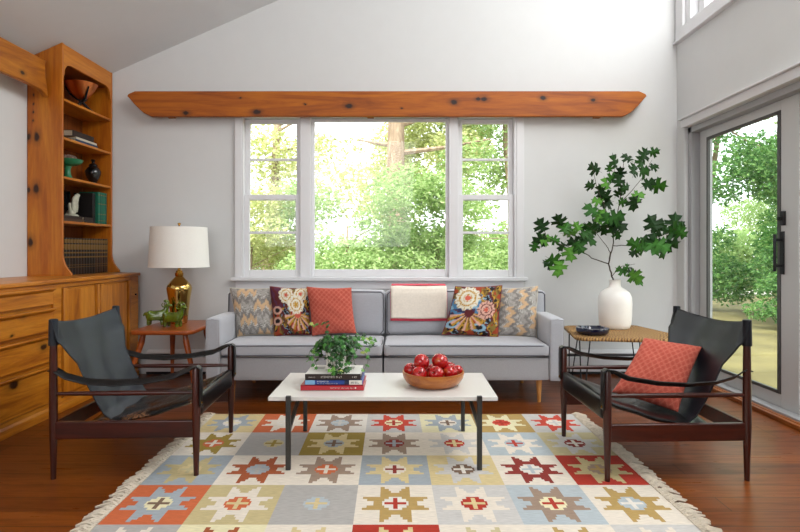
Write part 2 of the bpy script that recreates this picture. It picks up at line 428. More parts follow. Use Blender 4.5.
h.tube([(x-.055, hy, 1.0), (x-.055, hy, 1.26)], .011, 10).box(x-.055, x, hy-.01, hy+.01, 1.03, 1.05).box(x-.055, x, hy-.01, hy+.01, 1.21, 1.23)
h.box(x-.008, x, hy-.022, hy+.022, .98, 1.28)
h.build('door_handle', BLACKM, s1, world=True, bevel=.002)
MB().box(x-.02, x, hy-.035, hy+.005, 1.32, 1.42).tube([(x-.045, hy-.015, 1.37), (x-.015, hy-.015, 1.37)], .014, 12).build('door_lock', BLACKM, s1, world=True, bevel=.003)
struct(MB().box(XR-.03, XR, DY0-.2, 5.075, 2.25, 2.32).box(XR-.055, XR, DY0-.2, 5.085, 2.32, 2.335).build('trim_1', TRIM, bevel=.004), 'head casing above the sliding door')
# clerestory
cl = thing('window_2', 'high clerestory window near the ceiling on the right wall', 'window', (XR, 3, CZ0)); cl['kind'] = 'structure'; del cl['category']
m = MB(); 
m.box(XR-.03, XR, CY0, 5.17, 3.07, CZ0).box(XR-.045, XR, CY0, 5.185, 3.05, 3.07).box(XR-.03, XR, CY1, 5.17, CZ0, CZ1+.1)
m.build('window_casing', TRIM, cl, world=True, bevel=.004)
m = MB(); m.box(XR, X2, 4.96, CY1, CZ0, CZ1).box(XR, X2, CY0, CY1, CZ0-.005, CZ0+.03)
for y in (3.0, ): m.box(XR+.02, X2, y-.06, y+.06, CZ0, CZ1)
m.box(XR+.06, X2, 4.84, 4.93, CZ0, CZ1)
m.build('window_frame', TRIM, cl, world=True, bevel=.004)
MB().box(XR+.1, XR+.105, CY0, 4.9, CZ0, CZ1).build('pane', GLASS, cl, world=True, smooth=False)
# dark strip painting the shade of the gap under the heater; heater
hb = MB().box(-2.38, XR, YW-.012, YW, 0, .028)
struct(hb.build('heater_gap_shade', BLACKM, smooth=False), 'dark strip standing for the shaded gap under the heater')
ht = thing('baseboard_heater', 'long low white metal baseboard heater along the back wall behind the sofa', 'heater', (0, YW-.04, .03))
m = MB().prism([(YW, .032), (YW-.06, .032), (YW-.065, .05), (YW-.065, .165), (YW-.05, .17), (YW, .17)], 'x', -2.36, XR-.005)
m.build('front_panel', TRIM, ht, world=True, bevel=.002)
MB().box(-2.36, XR-.005, YW-.035, YW, .17, .195).build('vent_slot', plain('slot_dark', '3a3a3a', .7), ht, world=True)
MB().prism([(YW, .195), (YW-.055, .195), (YW-.06, .205), (YW-.02, .228), (YW, .228)], 'x', -2.36, XR-.005).build('top_cover', TRIM, ht, world=True, bevel=.002)
# beams
def beam_outline(x0, x1, z0, z1):
    h = z1-z0
    def end(x, s):   # from bottom round to top
        return [(x+s*.215, z0), (x+s*.15, z0+.03), (x+s*.07, z0+.105), (x+s*.02, z0+.165), (x, z1-.045), (x+s*.012, z1-.025), (x+s*.07, z1)]
    return end(x0, 1)+end(x1, -1)[::-1]
bm_ = MB().prism(beam_outline(-2.504, 2.213, 2.363, 2.592), 'y', 5.08, 5.125)
b = tag(bm_.build('ceiling_beam', BEAMW, bevel=.006), 'long honey pine beam with pointed ends above the triple window', 'beam')
for x_ in (-2.14, -.3, 1.79): MB().box(x_-.03, x_+.03, 5.12, YW, 2.37, 2.40).box(x_-.03, x_+.03, 5.185, YW, 2.40, 2.55).build('bracket', BEAMW, b)
bz0, bz1 = 2.395, 2.63
poly = [(1.2, bz0), (4.2, bz0), (4.31, bz0-.005), (4.365, bz0-.02), (4.405, bz0-.045), (4.395, bz0+.03), (4.375, bz0+.10), (4.37, bz0+.2), (4.385, bz1), (1.2, bz1)]
b = tag(MB().prism([(p, q) for p, q in poly], 'x', -2.835, -2.79).build('wall_beam', BEAML, bevel=.006), 'honey pine beam on the left wall running into the bookcase', 'beam')

for y_ in (2.0, 3.3): MB().box(XL, -2.83, y_-.03, y_+.03, 2.50, 2.53).build('bracket', BEAML, b)
# ---------------------------------------------------------------- outdoors
def leafmat(name, a, b, c):
    g = N(name); f = g.noise(g.coord(), 3.2, 3); f2 = g.n('ObjectInfo').outputs['Random']
    cc = g.ramp(g.noise(g.coord(), 9, 4, .7), [(.32, lin(a)), (.5, lin(b)), (.68, lin(c))])
    g.p(color=cc, rough=.6)
    tl = g.n('BsdfTranslucent', {'Color': cc}); mx = g.n('MixShader', {0: .45, 1: g.b.outputs[0], 2: tl.outputs[0]})
    g.t.links.new(mx.outputs[0], g.out.inputs[0]); return g.m
LEAFY = leafmat('glare_paled_leaves', 'a2ad62', 'ccd494', 'ebe7bc')  # leaf colours paled and greyed to put in the window glare
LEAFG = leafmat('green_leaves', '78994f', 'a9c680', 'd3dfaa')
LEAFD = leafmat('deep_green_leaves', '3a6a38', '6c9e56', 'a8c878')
BARK = wood('bark', '6d5c4a', '94806a', 'b3a48c', 'z', .9)
LAWN = plain('lawn', '766c42', .95, var=.35, scale=1.2, bump=.6, bscale=40)
struct(MB().box(-30, 40, YW+.15, 45, -.5, -.35).box(X2+.02, 40, -20, YW+.15, -.5, -.35).build('lawn', LAWN, smooth=False), 'lawn outside')
def leafcloud(blobs, n, size, rnd, mb=None, droop=.2):
    n = int(n*1.9); size *= .72; mb = mb or MB(); tot = sum(b[3]*b[4]*b[5] for b in blobs) or 1
    for b in blobs:
        cnt = int(n*b[3]*b[4]*b[5]/tot)
        for _ in range(cnt):
            d = Vector((rnd.gauss(0, 1), rnd.gauss(0, 1), rnd.gauss(0, 1))).normalized()*rnd.random()**.33
            c = Vector((b[0]+d.x*b[3], b[1]+d.y*b[4], b[2]+d.z*b[5]))
            s = size*rnd.uniform(.6, 1.3)
            a = Vector((rnd.gauss(0, 1), rnd.gauss(0, 1), rnd.gauss(0, .5)-droop)).normalized()
            n_ = a.cross(Vector((rnd.gauss(0, 1), rnd.gauss(0, 1), rnd.gauss(0, 1)))).normalized()*s*.24
            up = a.cross(n_).normalized()*s*.07
            mb.add([c, c+a*s*.45+n_-up, c+a*s, c+a*s*.45-n_-up, c+a*s*.5+up], [(0, 1, 4), (1, 2, 4), (2, 3, 4), (3, 0, 4)])
    return mb
def tree(name, label, x, y, h, tr, blobs, n, size, leaf, seed, group='trees and shrubs outside', cat='tree', lean=0):
    rnd = random.Random(seed); t = thing(name, label, cat, (x, y, -.36), 0, group)
    pts = [(lean*i/6+rnd.uniform(-.05, .05), rnd.uniform(-.05, .05), h*i/6) for i in range(7)]
    m = MB().tube(pts, [tr*(1.25-.11*i) for i in range(7)], 10)
    for i in range(9):
        z = h*rnd.uniform(.3, .95); a = rnd.uniform(0, 2*pi); L = rnd.uniform(.8, 2.0)*(h/7)**.5
        p0 = Vector((lean*z/h, 0, z)); d = Vector((cos(a), sin(a)*.6, rnd.uniform(.1, .5)))
        m.tube([p0, p0+d*L*.5+Vector((0, 0, rnd.uniform(-.1, .1))), p0+d*L], [tr*.35, tr*.22, tr*.08], 6)
    m.build('trunk', BARK, t)
    leafcloud(blobs, n, size, rnd).build('crown', leaf, t, smooth=False)
rn = random.Random(5)
def blobs(k, rx, ry, rz, z0, z1, s=(.5, 1.1), seed=0, yo=0):
    r = random.Random(seed); o = []
    for _ in range(k):
        q = r.uniform(*s); o.append((r.uniform(-rx, rx), yo+r.uniform(-ry, ry), r.uniform(z0, z1), q, q*.8, q*.7))
    return o
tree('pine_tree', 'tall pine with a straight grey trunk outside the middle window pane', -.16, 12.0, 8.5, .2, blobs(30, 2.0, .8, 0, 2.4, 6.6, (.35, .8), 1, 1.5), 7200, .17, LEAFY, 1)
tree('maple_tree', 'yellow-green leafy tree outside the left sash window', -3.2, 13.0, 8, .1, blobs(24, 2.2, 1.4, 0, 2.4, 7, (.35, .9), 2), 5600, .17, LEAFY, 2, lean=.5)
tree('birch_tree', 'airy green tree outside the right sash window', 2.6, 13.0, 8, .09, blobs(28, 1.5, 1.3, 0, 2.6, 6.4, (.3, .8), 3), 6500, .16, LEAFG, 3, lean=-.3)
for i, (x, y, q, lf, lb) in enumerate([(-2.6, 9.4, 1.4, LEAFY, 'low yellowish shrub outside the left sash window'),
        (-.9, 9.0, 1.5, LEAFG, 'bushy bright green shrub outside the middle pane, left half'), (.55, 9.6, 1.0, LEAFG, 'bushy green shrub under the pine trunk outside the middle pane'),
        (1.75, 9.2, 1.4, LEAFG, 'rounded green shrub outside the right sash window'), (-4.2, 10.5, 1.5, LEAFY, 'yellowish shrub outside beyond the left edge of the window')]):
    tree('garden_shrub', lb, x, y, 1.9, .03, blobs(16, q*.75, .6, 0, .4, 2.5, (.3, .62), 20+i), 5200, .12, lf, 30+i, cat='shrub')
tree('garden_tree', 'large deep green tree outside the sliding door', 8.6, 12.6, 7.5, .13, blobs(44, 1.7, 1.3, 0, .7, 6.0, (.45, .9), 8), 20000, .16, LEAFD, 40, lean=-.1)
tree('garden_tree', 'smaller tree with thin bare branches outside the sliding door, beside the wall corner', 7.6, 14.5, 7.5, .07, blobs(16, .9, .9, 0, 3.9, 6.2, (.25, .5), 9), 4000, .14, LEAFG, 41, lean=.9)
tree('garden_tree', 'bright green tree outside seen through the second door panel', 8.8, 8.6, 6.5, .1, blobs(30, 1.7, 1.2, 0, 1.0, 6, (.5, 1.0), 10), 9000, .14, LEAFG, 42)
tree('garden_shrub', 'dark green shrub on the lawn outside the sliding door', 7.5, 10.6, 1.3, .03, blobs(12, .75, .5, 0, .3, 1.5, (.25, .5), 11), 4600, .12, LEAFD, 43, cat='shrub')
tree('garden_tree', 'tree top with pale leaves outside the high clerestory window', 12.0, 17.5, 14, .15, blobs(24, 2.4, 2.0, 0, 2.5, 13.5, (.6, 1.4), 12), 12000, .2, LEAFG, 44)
for i, (x, y, L, lb) in enumerate(((0, 24, 9, 'clipped hedge far behind the trees outside the triple window'), (15, 25, 6.5, 'hedge far across the lawn outside the sliding door'))):
    rnd = random.Random(90+i); t = thing('garden_hedge', lb, 'hedge', (x, y, -.36), 0)
    leafcloud([(-L+2*L*k_/24, rnd.uniform(-.3, .3), rnd.uniform(.9, 1.6), .9, .8, 1.2) for k_ in range(25)], 9000, .3, rnd).build('foliage', LEAFG, t, smooth=False)
struct(MB().box(5, 30, 18.5, 22, -.36, -.34).build('pale_strip', plain('pale_ground', 'c8c2b4', .9, var=.1), smooth=False), 'pale strip beyond the lawn')  # flat pale strip laid across the far lawn
# ---------------------------------------------------------------- rug
RC = {'C': 'e8decf', 'Y': 'dac794', 'y': 'eae2ba', 'G': 'b3b0ac', 'g': 'cdcac6', 'B': 'a6afb6', 'b': 'b7c1c6', 'O': 'cf6a3e', 'U': 'a8562e', 'R': 'b3321f',
      'r': 'd04a36', 'T': 'a18a78', 'L': 'a08838', 't': 'b99a5c', 'N': 'cbbf95', 'D': '8d2f26', 'W': 'e8e2d8', 'K': '7a5f4c', 'E': 'c9b989'}
ROWS = ['YBWy OCWC WTbg gryR yBCK tyrR grCg'.split(), 'CLOC GGNL LYBK CTDB CgRY bCbR NgDW'.split(),
        'BEYN CUBG CTOC BYCD YgKW CDWb RETt'.split(), 'OByK ECOY GGbY CtWR gCRY bTyR CtbW'.split(),
        'GCBY yUCB CYRG RYBW CNtR CtBy gCOY'.split(), 'BYRC CTBy OCBK gCRY YGCR CUYb bCDy'.split()]
rl = {k: lin(v) for k, v in RC.items()}
def rug_xy(u, v):      # u 0..7 columns, v 0..6 rows (0 at the sofa side)
    y = 3.905-.393*v
    x = -1.314+.3565*u+(3.905-y)*.023
    return x, y
rug = thing('kilim_rug', 'flat-woven rug with eight-pointed stars in coloured squares under the coffee table', 'rug', (-.05, 2.8, 0))
NC = 36; m = MB(); me_cols = []; mats = []; idx = {}
def midx(c):
    if c not in idx: idx[c] = len(idx)
    return idx[c]
def star(x, y):
    a = math.atan2(y, x); r = math.hypot(x, y); s = (a-pi/8) % (pi/4); s = min(s, pi/4-s)      # 0 on a point
    o, i = 1.0, .51
    # straight edge between point (o,0) and valley (i, 22.5deg)
    bx, by = i*cos(pi/8), i*sin(pi/8); px_, py_ = r*cos(s), r*sin(s)
    return (bx-o)*(py_)-(by)*(px_-o) > 0
def cell(t, x, y, yr):
    bg, st, ce, cr = t
    y2 = y; ax, ay = abs(x), abs(y)
    ar = abs(yr)
    if ax < .34 and ay < .30 and ax+ay < .46:
        if (ax < .035 and ar < .26) or (ar < .035 and ax < .30): return cr
        return ce
    return st if star(x*.97, y*.97) else bg
nx, ny = 7*NC, 6*NC
vs_ = []
for j in range(ny+1):
    for i in range(nx+1):
        x, y = rug_xy(i/NC, j/NC); vs_.append((x, y, .006))
rr = random.Random(3)
fs = []; mi = []
for j in range(ny):
    for i in range(nx):
        ci, cj = i//NC, j//NC
        lx = ((i % NC)+.5)/NC*2-1; ly = -(((j % NC)//1+.5)/NC*2-1)
        yr = ly; ly = -((int((j % NC)/2)*2+1)/NC*2-1)
        t = ROWS[cj][ci]
        fs.append((j*(nx+1)+i, (j+1)*(nx+1)+i, (j+1)*(nx+1)+i+1, j*(nx+1)+i+1)); mi.append(midx(cell(t, lx*1.02, ly*1.02, yr)))
m.v = [Vector(v) for v in vs_]; m.f = fs; m.mi = mi
def rugmat(c):
    g = N('rug_wool_'+c); a = rl[c]
    f = g.noise(g.coord((1, 8, 1)), 26, 3); 
    g.p(color=g.ramp(f, [(.3, tuple(x*.84 for x in a)), (.7, tuple(min(1, x*1.08) for x in a))]), rough=.95)
    g.bump(g.noise(g.coord((1, 4, 1)), 160, 2), .5, .003); return g.m
rmats = [None]*len(idx)
for c, i in idx.items(): rmats[i] = rugmat(c)
# thin edge all round
e = [rug_xy(0, 0), rug_xy(7, 0), rug_xy(7, 6), rug_xy(0, 6)]
n0 = len(m.v)
for (x, y) in e: m.v += [Vector((x, y, .006)), Vector((x, y, .0005))]
for k_ in range(4):
    a, b_ = n0+2*k_, n0+2*((k_+1) % 4); m.f.append((a, a+1, b_+1, b_)); m.mi.append(idx['C'])
m.build('woven_field', rmats, rug, world=True, smooth=False)
FR = plain('cotton_fringe', 'cfc4b2', .95, var=.12, scale=40, bump=.4, bscale=200)
def fringe(side):
    m = MB(); r = random.Random(7+side)
    v = 0.0
    while v < 6:
        x, y = rug_xy(7 if side > 0 else 0, v); a = r.uniform(-.35, .35)
        L = r.uniform(.06, .095); d = Vector((side*cos(a), sin(a), 0))
        p0 = Vector((x-side*.004, y, .006)); w1 = Vector((r.uniform(-.01, .01), r.uniform(-.012, .012), r.uniform(.004, .014)))
        m.tube([p0, p0+d*L*.35+w1, p0+d*L*.7+w1*.4, p0+d*L+Vector((0, 0, -.003))], [.006, .0078, .0068, .005], 5)
        v += r.uniform(.022, .036)
    # knotted heading
    pts = []
    for j in range(120):
        x, y = rug_xy(7 if side > 0 else 0, j/20+.02); pts.append((x+side*(.006+.004*(j % 2)), y, .0065))
    m.tube(pts, .007, 6)
    o = m.build('fringe', FR, rug, world=True); o['kind'] = 'stuff'
fringe(1); fringe(-1)

# ---------------------------------------------------------------- built-in cabinet and bookcase
cab = thing('sideboard_cabinet', 'long low honey pine cabinet with drawers along the left wall', 'cabinet', (-2.7, 4.0, 0))
XC = -2.42; cy0, cy1 = 2.2, 5.12; zt = .945
ydv, yst = 3.88, 3.97
m = MB().box(XL+.005, XC-.02, cy0, cy1, .07, zt-.03).box(XL+.005, XC-.008, cy0+.0, cy1, .0, .07)
m.box(XC-.02, XC, ydv, yst, .07, zt-.03).box(XC-.02, XC, 4.98, cy1, .07, zt-.03).box(XC-.02, XC-.001, cy0, cy1-.001, zt-.06, zt-.0305).box(XC-.02, XC-.001, cy0, cy1-.001, .071, .1)
m.build('carcass', CABY, cab, world=True, bevel=.003)
MB().box(XC-.008, XC+.006, cy0, cy1, .0, .055).prism([(XC-.008, .055), (XC+.006, .055), (XC-.008, .075)], 'y', cy0, cy1).build('plinth', CABY, cab, world=True, bevel=.003)
MB().box(XL+.005, XC+.018, cy0, cy1+.01, zt-.03, zt).build('cabinet_top', CABY, cab, world=True, bevel=.008, seg=3)
zs = [.905, .765, .585, .375, .095]
for c0, c1 in ((3.02, 3.86), (2.25, 2.98)):
    for i in range(4):
        z1, z0 = zs[i], zs[i+1]+.012
        d = MB().box(XC-.018, XC+.012, c0, c1, z0, z1-.018).build('drawer', CABY, cab, world=True, bevel=.003)
        MB().prism([(XC+.012, z1-.045), (XC+.022, z1-.035), (XC+.040, z1-.024), (XC+.040, z1-.012), (XC+.012, z1-.012)], 'y', c0, c1-.01).build('drawer_pull', CABY, d, world=True, bevel=.003)
for a, b_ in ((3.985, 4.46), (4.47, 4.97)):
    d = MB().box(XC-.015, XC-.004, a+.05, b_-.05, .12, zt-.08).build('door', CABV, cab, world=True, bevel=.002)
    for p0, p1 in ((a, a+.055), (b_-.03, b_)): MB().box(XC-.018, XC+.008, p0, p1, .105, zt-.065).build('door_stile', CABV, d, world=True, bevel=.003)
MB().tube([(XC-.002, 5.06, .75), (XC+.012, 5.06, .75)], .008, 12).build('latch_button', BLACKM, cab, world=True)

bk = thing('bookcase', 'tall narrow honey pine bookcase with scalloped top standing on the cabinet', 'bookcase', (-2.83, 4.8, zt))
XB = -2.69; by0, by1 = 4.42, 5.185
def side(y0, y1):
    z = zt; tl = lambda x: min(2.79, ceil_z(x)-.004)
    p = [(XL+.003, z), (XB+.075, z), (XB+.07, z+.02), (XB+.045, z+.05), (XB+.022, z+.085), (XB+.006, z+.13), (XB, z+.17), (XB, tl(XB)), (XL+.003, tl(XL+.003))]
    return MB().prism(p, 'y', y0, y1).build('side_panel', PINEV, bk, world=True, bevel=.003)
side(by0, by0+.022); side(by1-.022, by1)
MB().box(XL+.003, XL+.015, by0+.022, by1-.022, zt, 2.66).build('back_panel', PINESHADE, bk, world=True)
for z in (2.357, 2.05, 1.738, 1.383):
    MB().box(XL+.015, XB-.004, by0+.022, by1-.022, z-.02, z).build('shelf', PINEY, bk, world=True, bevel=.003)
v = []
ya, yb = by0+.022, by1-.022; zc = 2.62
prof = [(ya, 2.785), (ya, zc-.09), (ya+.012, zc-.075), (ya+.018, zc-.03), (ya+.045, zc+.005), (ya+.09, zc+.02), (yb-.09, zc+.02), (yb-.045, zc+.005), (yb-.018, zc-.03), (yb-.012, zc-.075), (yb, zc-.09), (yb, 2.785)]
MB().prism(prof, 'x', XB-.02, XB).build('valance', PINEY, bk, world=True, bevel=.002)
MB().prism([(XL+.015, 2.645), (XB-.02, 2.645), (XB-.02, 2.77), (XL+.015, 2.66)], 'y', ya, yb).build('top_panel', PINESHADE, bk, world=True)

# books
def bookmat(name, base, band=None, bands=(), axis='z', rough=.5):
    return plain(name, base, rough, var=.18, scale=30)
LEATHERS = [plain('book_leather_'+n, c, .45, var=.25, scale=40) for n, c in (('umber', '1f1610'), ('brown', '2b1a10'), ('black', '161312'), ('tan', '4a3320'))]
GILT = plain('gilt_tooling', '8a6a38', .4, .5, var=.2, scale=60)
def volume(name, label, group, x1, y0, y1, z0, h, depth, cover, bands, pages=PAPER, gold=GILT):
    t = thing(name, label, 'book', (x1-depth/2, (y0+y1)/2, z0), 0, group)
    cth = .003; m = MB()
    m.box(x1-depth, x1-.004, y0, y0+cth, z0, z0+h).box(x1-depth, x1-.004, y1-cth, y1, z0, z0+h)
    n = 5; sp = [(x1-.006-.0, y0), *[(x1-.006+.006*sin(pi*i/n), y0+(y1-y0)*i/n) for i in range(1, n)], (x1-.006, y1)]
    sp += [(x1-.01, y1), (x1-.01, y0)]
    m.prism(sp, 'z', z0, z0+h)
    for f, hh in bands or (): m.box(x1-.006, x1+.0008, y0+.004, y1-.004, z0+h*f, z0+h*f+hh, 1)
    m.build('cover', [cover, gold], t, world=True)
    MB().box(x1-depth+.004, x1-.01, y0+cth, y1-cth, z0+.004, z0+h-.005).build('page_block', pages, t, world=True)
    return t
y = by0+.03; n = 17; w_ = (by1-.03-y)/n; r = random.Random(4)
places = ['nearest the front panel of the bookcase', 'second', 'third', 'fourth', 'fifth', 'sixth', 'seventh', 'eighth', 'ninth', 'tenth', 'eleventh', 'twelfth', 'thirteenth', 'fourteenth', 'fifteenth', 'sixteenth', 'last, against the far side']
for i in range(n):
    cover = LEATHERS[2] if i in (0, 1) else LEATHERS[3] if i > 10 and i % 2 == 0 else LEATHERS[r.choice((0, 1, 1))]
    bands = [(.2, .004), (.26, .004), (.46, .012), (.58, .012), (.68, .045), (.86, .03)] if i > 0 else [(.72, .03)]
    where = places[i]+(' volume' if i == 0 else ' from the near end' if i < 16 else ' panel')
    volume('bound_volume', 'dark gilt-banded volume on the cabinet top, '+where, 'matching volumes in the bottom of the bookcase', XB-.025, y+.0006, y+w_-.0006, zt+.0005, .305, .2, cover, bands)
    y += w_
y = 5.0
for i, nm in enumerate(('nearest the hand sculpture', 'second from the hand', 'third from the hand', 'last, by the far side panel')):
    volume('green_book', 'upright green book with gilt lines, '+nm, 'green books on the fourth shelf', XB-.03, y, y+.036, 1.3835, .285, .17, plain('green_cloth', '14664d' if i % 2 == 0 else '1a5a48', .6, var=.15), [(.1, .004), (.3, .005), (.62, .006), (.9, .006)])
    y += .0375
volume('black_book', 'upright black book beside the green books', None, XB-.05, 4.95, 4.995, 1.3835, .27, .17, LEATHERS[2], []) 
def flatbook(label, x0, x1, y0, y1, z0, th, cover, pages=PAPER, group=None, spine='x', name='book', rz=0, title=None):
    cx, cy = (x0+x1)/2, (y0+y1)/2; a, b_ = (x1-x0)/2, (y1-y0)/2
    t = thing(name, label, 'book', (cx, cy, z0), rz, group); c = .0028
    m = MB().box(-a, a, -b_, b_, 0, c).box(-a, a, -b_, b_, th-c, th)
    if spine == 'x': m.box(a-.004, a, -b_, b_, 0, th)
    else: m.box(-a, a, -b_, -b_+.004, 0, th)
    m.build('cover', cover, t, bevel=.0008)
    e_ = .005
    if spine == 'x': MB().box(-a+e_, a-.004, -b_+e_, b_-e_, c, th-c).build('page_block', pages, t)
    else: MB().box(-a+e_, a-e_, -b_+.004, b_-e_, c, th-c).build('page_block', pages, t)
    return t
g_ = 'books lying on the second shelf'
flatbook('dark blue book lying at the bottom of the stack on the second shelf', -2.92, -2.745, 4.70, 5.04, 2.0505, .034, plain('navy_cover', '24405e', .5), group=g_)
flatbook('cream thin book in the middle of the stack on the second shelf', -2.92, -2.75, 4.71, 5.03, 2.0850, .02, plain('cream_cover', 'cfc6b0', .6), group=g_)
flatbook('thick dark brown book topmost in the stack on the second shelf', -2.93, -2.76, 4.68, 5.0, 2.1055, .05, plain('umber_cover', '2a1d17', .5), group=g_)
g_ = 'brown books lying on the fourth shelf'
flatbook('brown book lying nearest the front on the fourth shelf, bottom of its pair', -2.93, -2.735, 4.50, 4.80, 1.3835, .026, LEATHERS[3], group=g_)
flatbook('brown book on top of the nearer pair on the fourth shelf', -2.92, -2.74, 4.51, 4.79, 1.410, .024, LEATHERS[1], group=g_)
flatbook('dark book lying beneath the hand sculpture, bottom of its pair', -2.93, -2.73, 4.805, 4.94, 1.3835, .026, LEATHERS[0], group=g_)
flatbook('dark book directly under the hand sculpture', -2.92, -2.735, 4.807, 4.938, 1.410, .024, LEATHERS[1], group=g_)
tag(MB().box(-2.952, -2.935, 4.66, 4.945, 1.384, 1.67).build('black_box', BLACKGL, bevel=.003), 'square black box standing at the back of the fourth shelf behind the hand', 'box')
# hand sculpture
hs = thing('hand_sculpture', 'pale ceramic upright hand on the flat books of the fourth shelf', 'sculpture', (-2.82, 4.78, 1.434), 0)
vv = [(0, 0, .0, .040), (0, .01, .055, .036), (0, .025, .105, .036)]; ee = [(0, 1), (1, 2)]
for q, (oy, L, ln) in enumerate(((-.022, .055, -.1), (-.004, .075, -.02), (.016, .085, .06), (.034, .08, .14))):
    b0 = len(vv); y0_ = .028+oy
    vv += [(0, y0_, .12, .011), (0, y0_+ln*.04+.008, .12+L*.55, .0105), (.006, y0_+ln*.09+.016, .12+L, .0085)]; ee += [(2, b0), (b0, b0+1), (b0+1, b0+2)]
b0 = len(vv); vv += [(.005, -.045, .05, .014), (.008, -.06, .085, .0115), (.01, -.058, .115, .009)]; ee += [(0, b0), (b0, b0+1), (b0+1, b0+2)]
hb_ = skin('hand', vv, ee, HAND, hs, 2); hb_.location = (0, 0, .001)
MB().lathe([(.048, 0), (.046, .012), (.036, .02)], (0, 0, 0), 24).build('base', HAND, hs)
# compote with nuts
cp = thing('footed_bowl', 'green glazed footed bowl on the third shelf', 'bowl', (-2.815, 4.70, 1.7385))
MB().lathe([(.05, 0), (.052, .006), (.036, .02), (.024, .05), (.022, .09), (.032, .115), (.07, .125), (.105, .145), (.118, .168), (.114, .17), (.1, .152), (.06, .135), (.0001, .13)], n=40).build('bowl_body', JADE, cp)
pc = MB(); r = random.Random(2)
for i in range(60):
    a = i*2.4; z = -1+2*i/59; q = sqrt(max(0, 1-z*z)); pc.sphere((q*cos(a)*.052, q*sin(a)*.052, z*.03), .013, 6)
o = pc.build('knobbly_ball', plain('knobbly_brown', '8a7466', .8, var=.4, scale=60)); o.location = (-2.815, 4.72, 1.7385+.175); tag(o, 'knobbly brown and white ball resting in the green footed bowl', 'ornament')
ur = thing('lidded_urn', 'glossy black lidded urn on the third shelf', 'urn', (-2.80, 5.06, 1.7385))
MB().lathe([(.04, 0), (.042, .01), (.03, .025), (.045, .05), (.062, .09), (.066, .12), (.05, .15), (.034, .165), (.036, .172)], n=32).build('urn_body', BLACKGL, ur)
MB().lathe([(.038, .172), (.034, .182), (.014, .195), (.012, .205), (.02, .215), (.016, .228), (.0001, .232)], n=32).build('lid', BLACKGL, ur)
cb = thing('copper_bowl', 'deep copper bowl on a black twig stand on the top shelf', 'bowl', (-2.815, 4.90, 2.3575))
MB().lathe([(.0001, .105), (.03, .108), (.07, .145), (.105, .195), (.130, .245), (.125, .247), (.1, .2), (.065, .15), (.0001, .115)], n=44).build('bowl_body', COPPER, cb)
m = MB()
for i in range(3):
    a = 2*pi*i/3+.5; c_, s_ = cos(a), sin(a)
    m.tube([(c_*.1, s_*.1, .0), (c_*.06, s_*.06, .035), (c_*.012, s_*.012, .08), (-c_*.05+.01, -s_*.05, .115), (-c_*.085, -s_*.085, .15), (-c_*.12, -s_*.12, .205)], [.008, .009, .012, .009, .008, .005], 8)
m.build('stand', BLACKM, cb)

# ---------------------------------------------------------------- sofa
sf = thing('sofa', 'long light grey two-seat sofa with wooden legs under the window', 'sofa', (-.135, 4.55, 0))
sx0, sx1, sy0, sy1 = -1.47, 1.20, 4.16, 4.96; mid = -.148; aw = .108
for a, b_ in ((sx0+aw+.002, mid-.003), (mid+.003, sx1-aw-.002)):
    MB().cushion(((a+b_)/2, (sy0+.012+sy1)/2, .262), (b_-a, sy1-sy0-.012, .175), .014, cuts=6).build('base', SOFAB, sf, world=True)
    c = MB().cushion(((a+b_)/2, 4.385, .402), (b_-a-.006, .47, .088), .022, (0, 0, .014), cuts=20, wr=.0022, seed=int(a*9)).build('seat_cushion', SOFA, sf, world=True)
    m = MB()
    for z in (.437, .366): m.tube([(a+.015, 4.6, z), (a+.006, 4.3, z), (a+.014, 4.163, z), (a+.06, 4.152, z+.001), ((a+b_)/2, 4.15, z+.003), (b_-.06, 4.152, z), (b_-.014, 4.163, z), (b_-.006, 4.3, z), (b_-.015, 4.6, z)], .0045, 6)
    m.build('piping', PIPING, c, world=True)
for a, b_ in ((-1.462, mid-.004), (mid+.004, 1.192)):
    c = MB().cushion(((a+b_)/2, 4.735, .625), (b_-a, .15, .37), .032, (0, .014, .006), cuts=20, tilt=0, seed=int(a*7), wr=.0015).build('back_cushion', SOFA, sf, world=True)
    c.rotation_euler = (0, 0, 0)
    m = MB(); z0, z1 = .452, .8
    m.tube([(a+.035, 4.663, z0), (a+.012, 4.663, z0+.03), (a+.01, 4.663, (z0+z1)/2), (a+.012, 4.663, z1-.02), (a+.035, 4.663, z1), ((a+b_)/2, 4.657, z1+.008), (b_-.035, 4.663, z1), (b_-.012, 4.663, z1-.02), (b_-.01, 4.663, (z0+z1)/2), (b_-.012, 4.663, z0+.03), (b_-.035, 4.663, z0)], .0045, 6)
    m.build('piping', PIPING, c, world=True)
MB().cushion(((sx0+sx1)/2, 4.885, .475), (sx1-sx0-.004, .15, .6), .03, cuts=10).build('back_frame', SOFAB, sf, world=True)
for a in (sx0, sx1-aw):
    c = MB().cushion((a+aw/2, (sy0+4.66)/2, .405), (aw, .50, .465), .016, cuts=12, puff=(.003, 0, .004)).build('armrest', SOFA, sf, world=True)
    m = MB(); x0, x1, y_ = a+.008, a+aw-.008, sy0+.006
    m.tube([(x0, y_, .19), (x0-.003, y_-.003, .4), (x0, y_-.002, .626), ((x0+x1)/2, y_-.004, .633), (x1, y_-.002, .626), (x1+.003, y_-.003, .4), (x1, y_, .19)], .0035, 6)
    m.build('piping', SOFAB, c, world=True)
for x_, y_ in ((-1.29, 4.24), (1.03, 4.24), (-1.29, 4.85), (1.03, 4.85)):
    MB().tube([(x_, y_, 0), (x_, y_, .176)], [.013, .024], 16).build('leg', OAKLEG, sf, world=True)

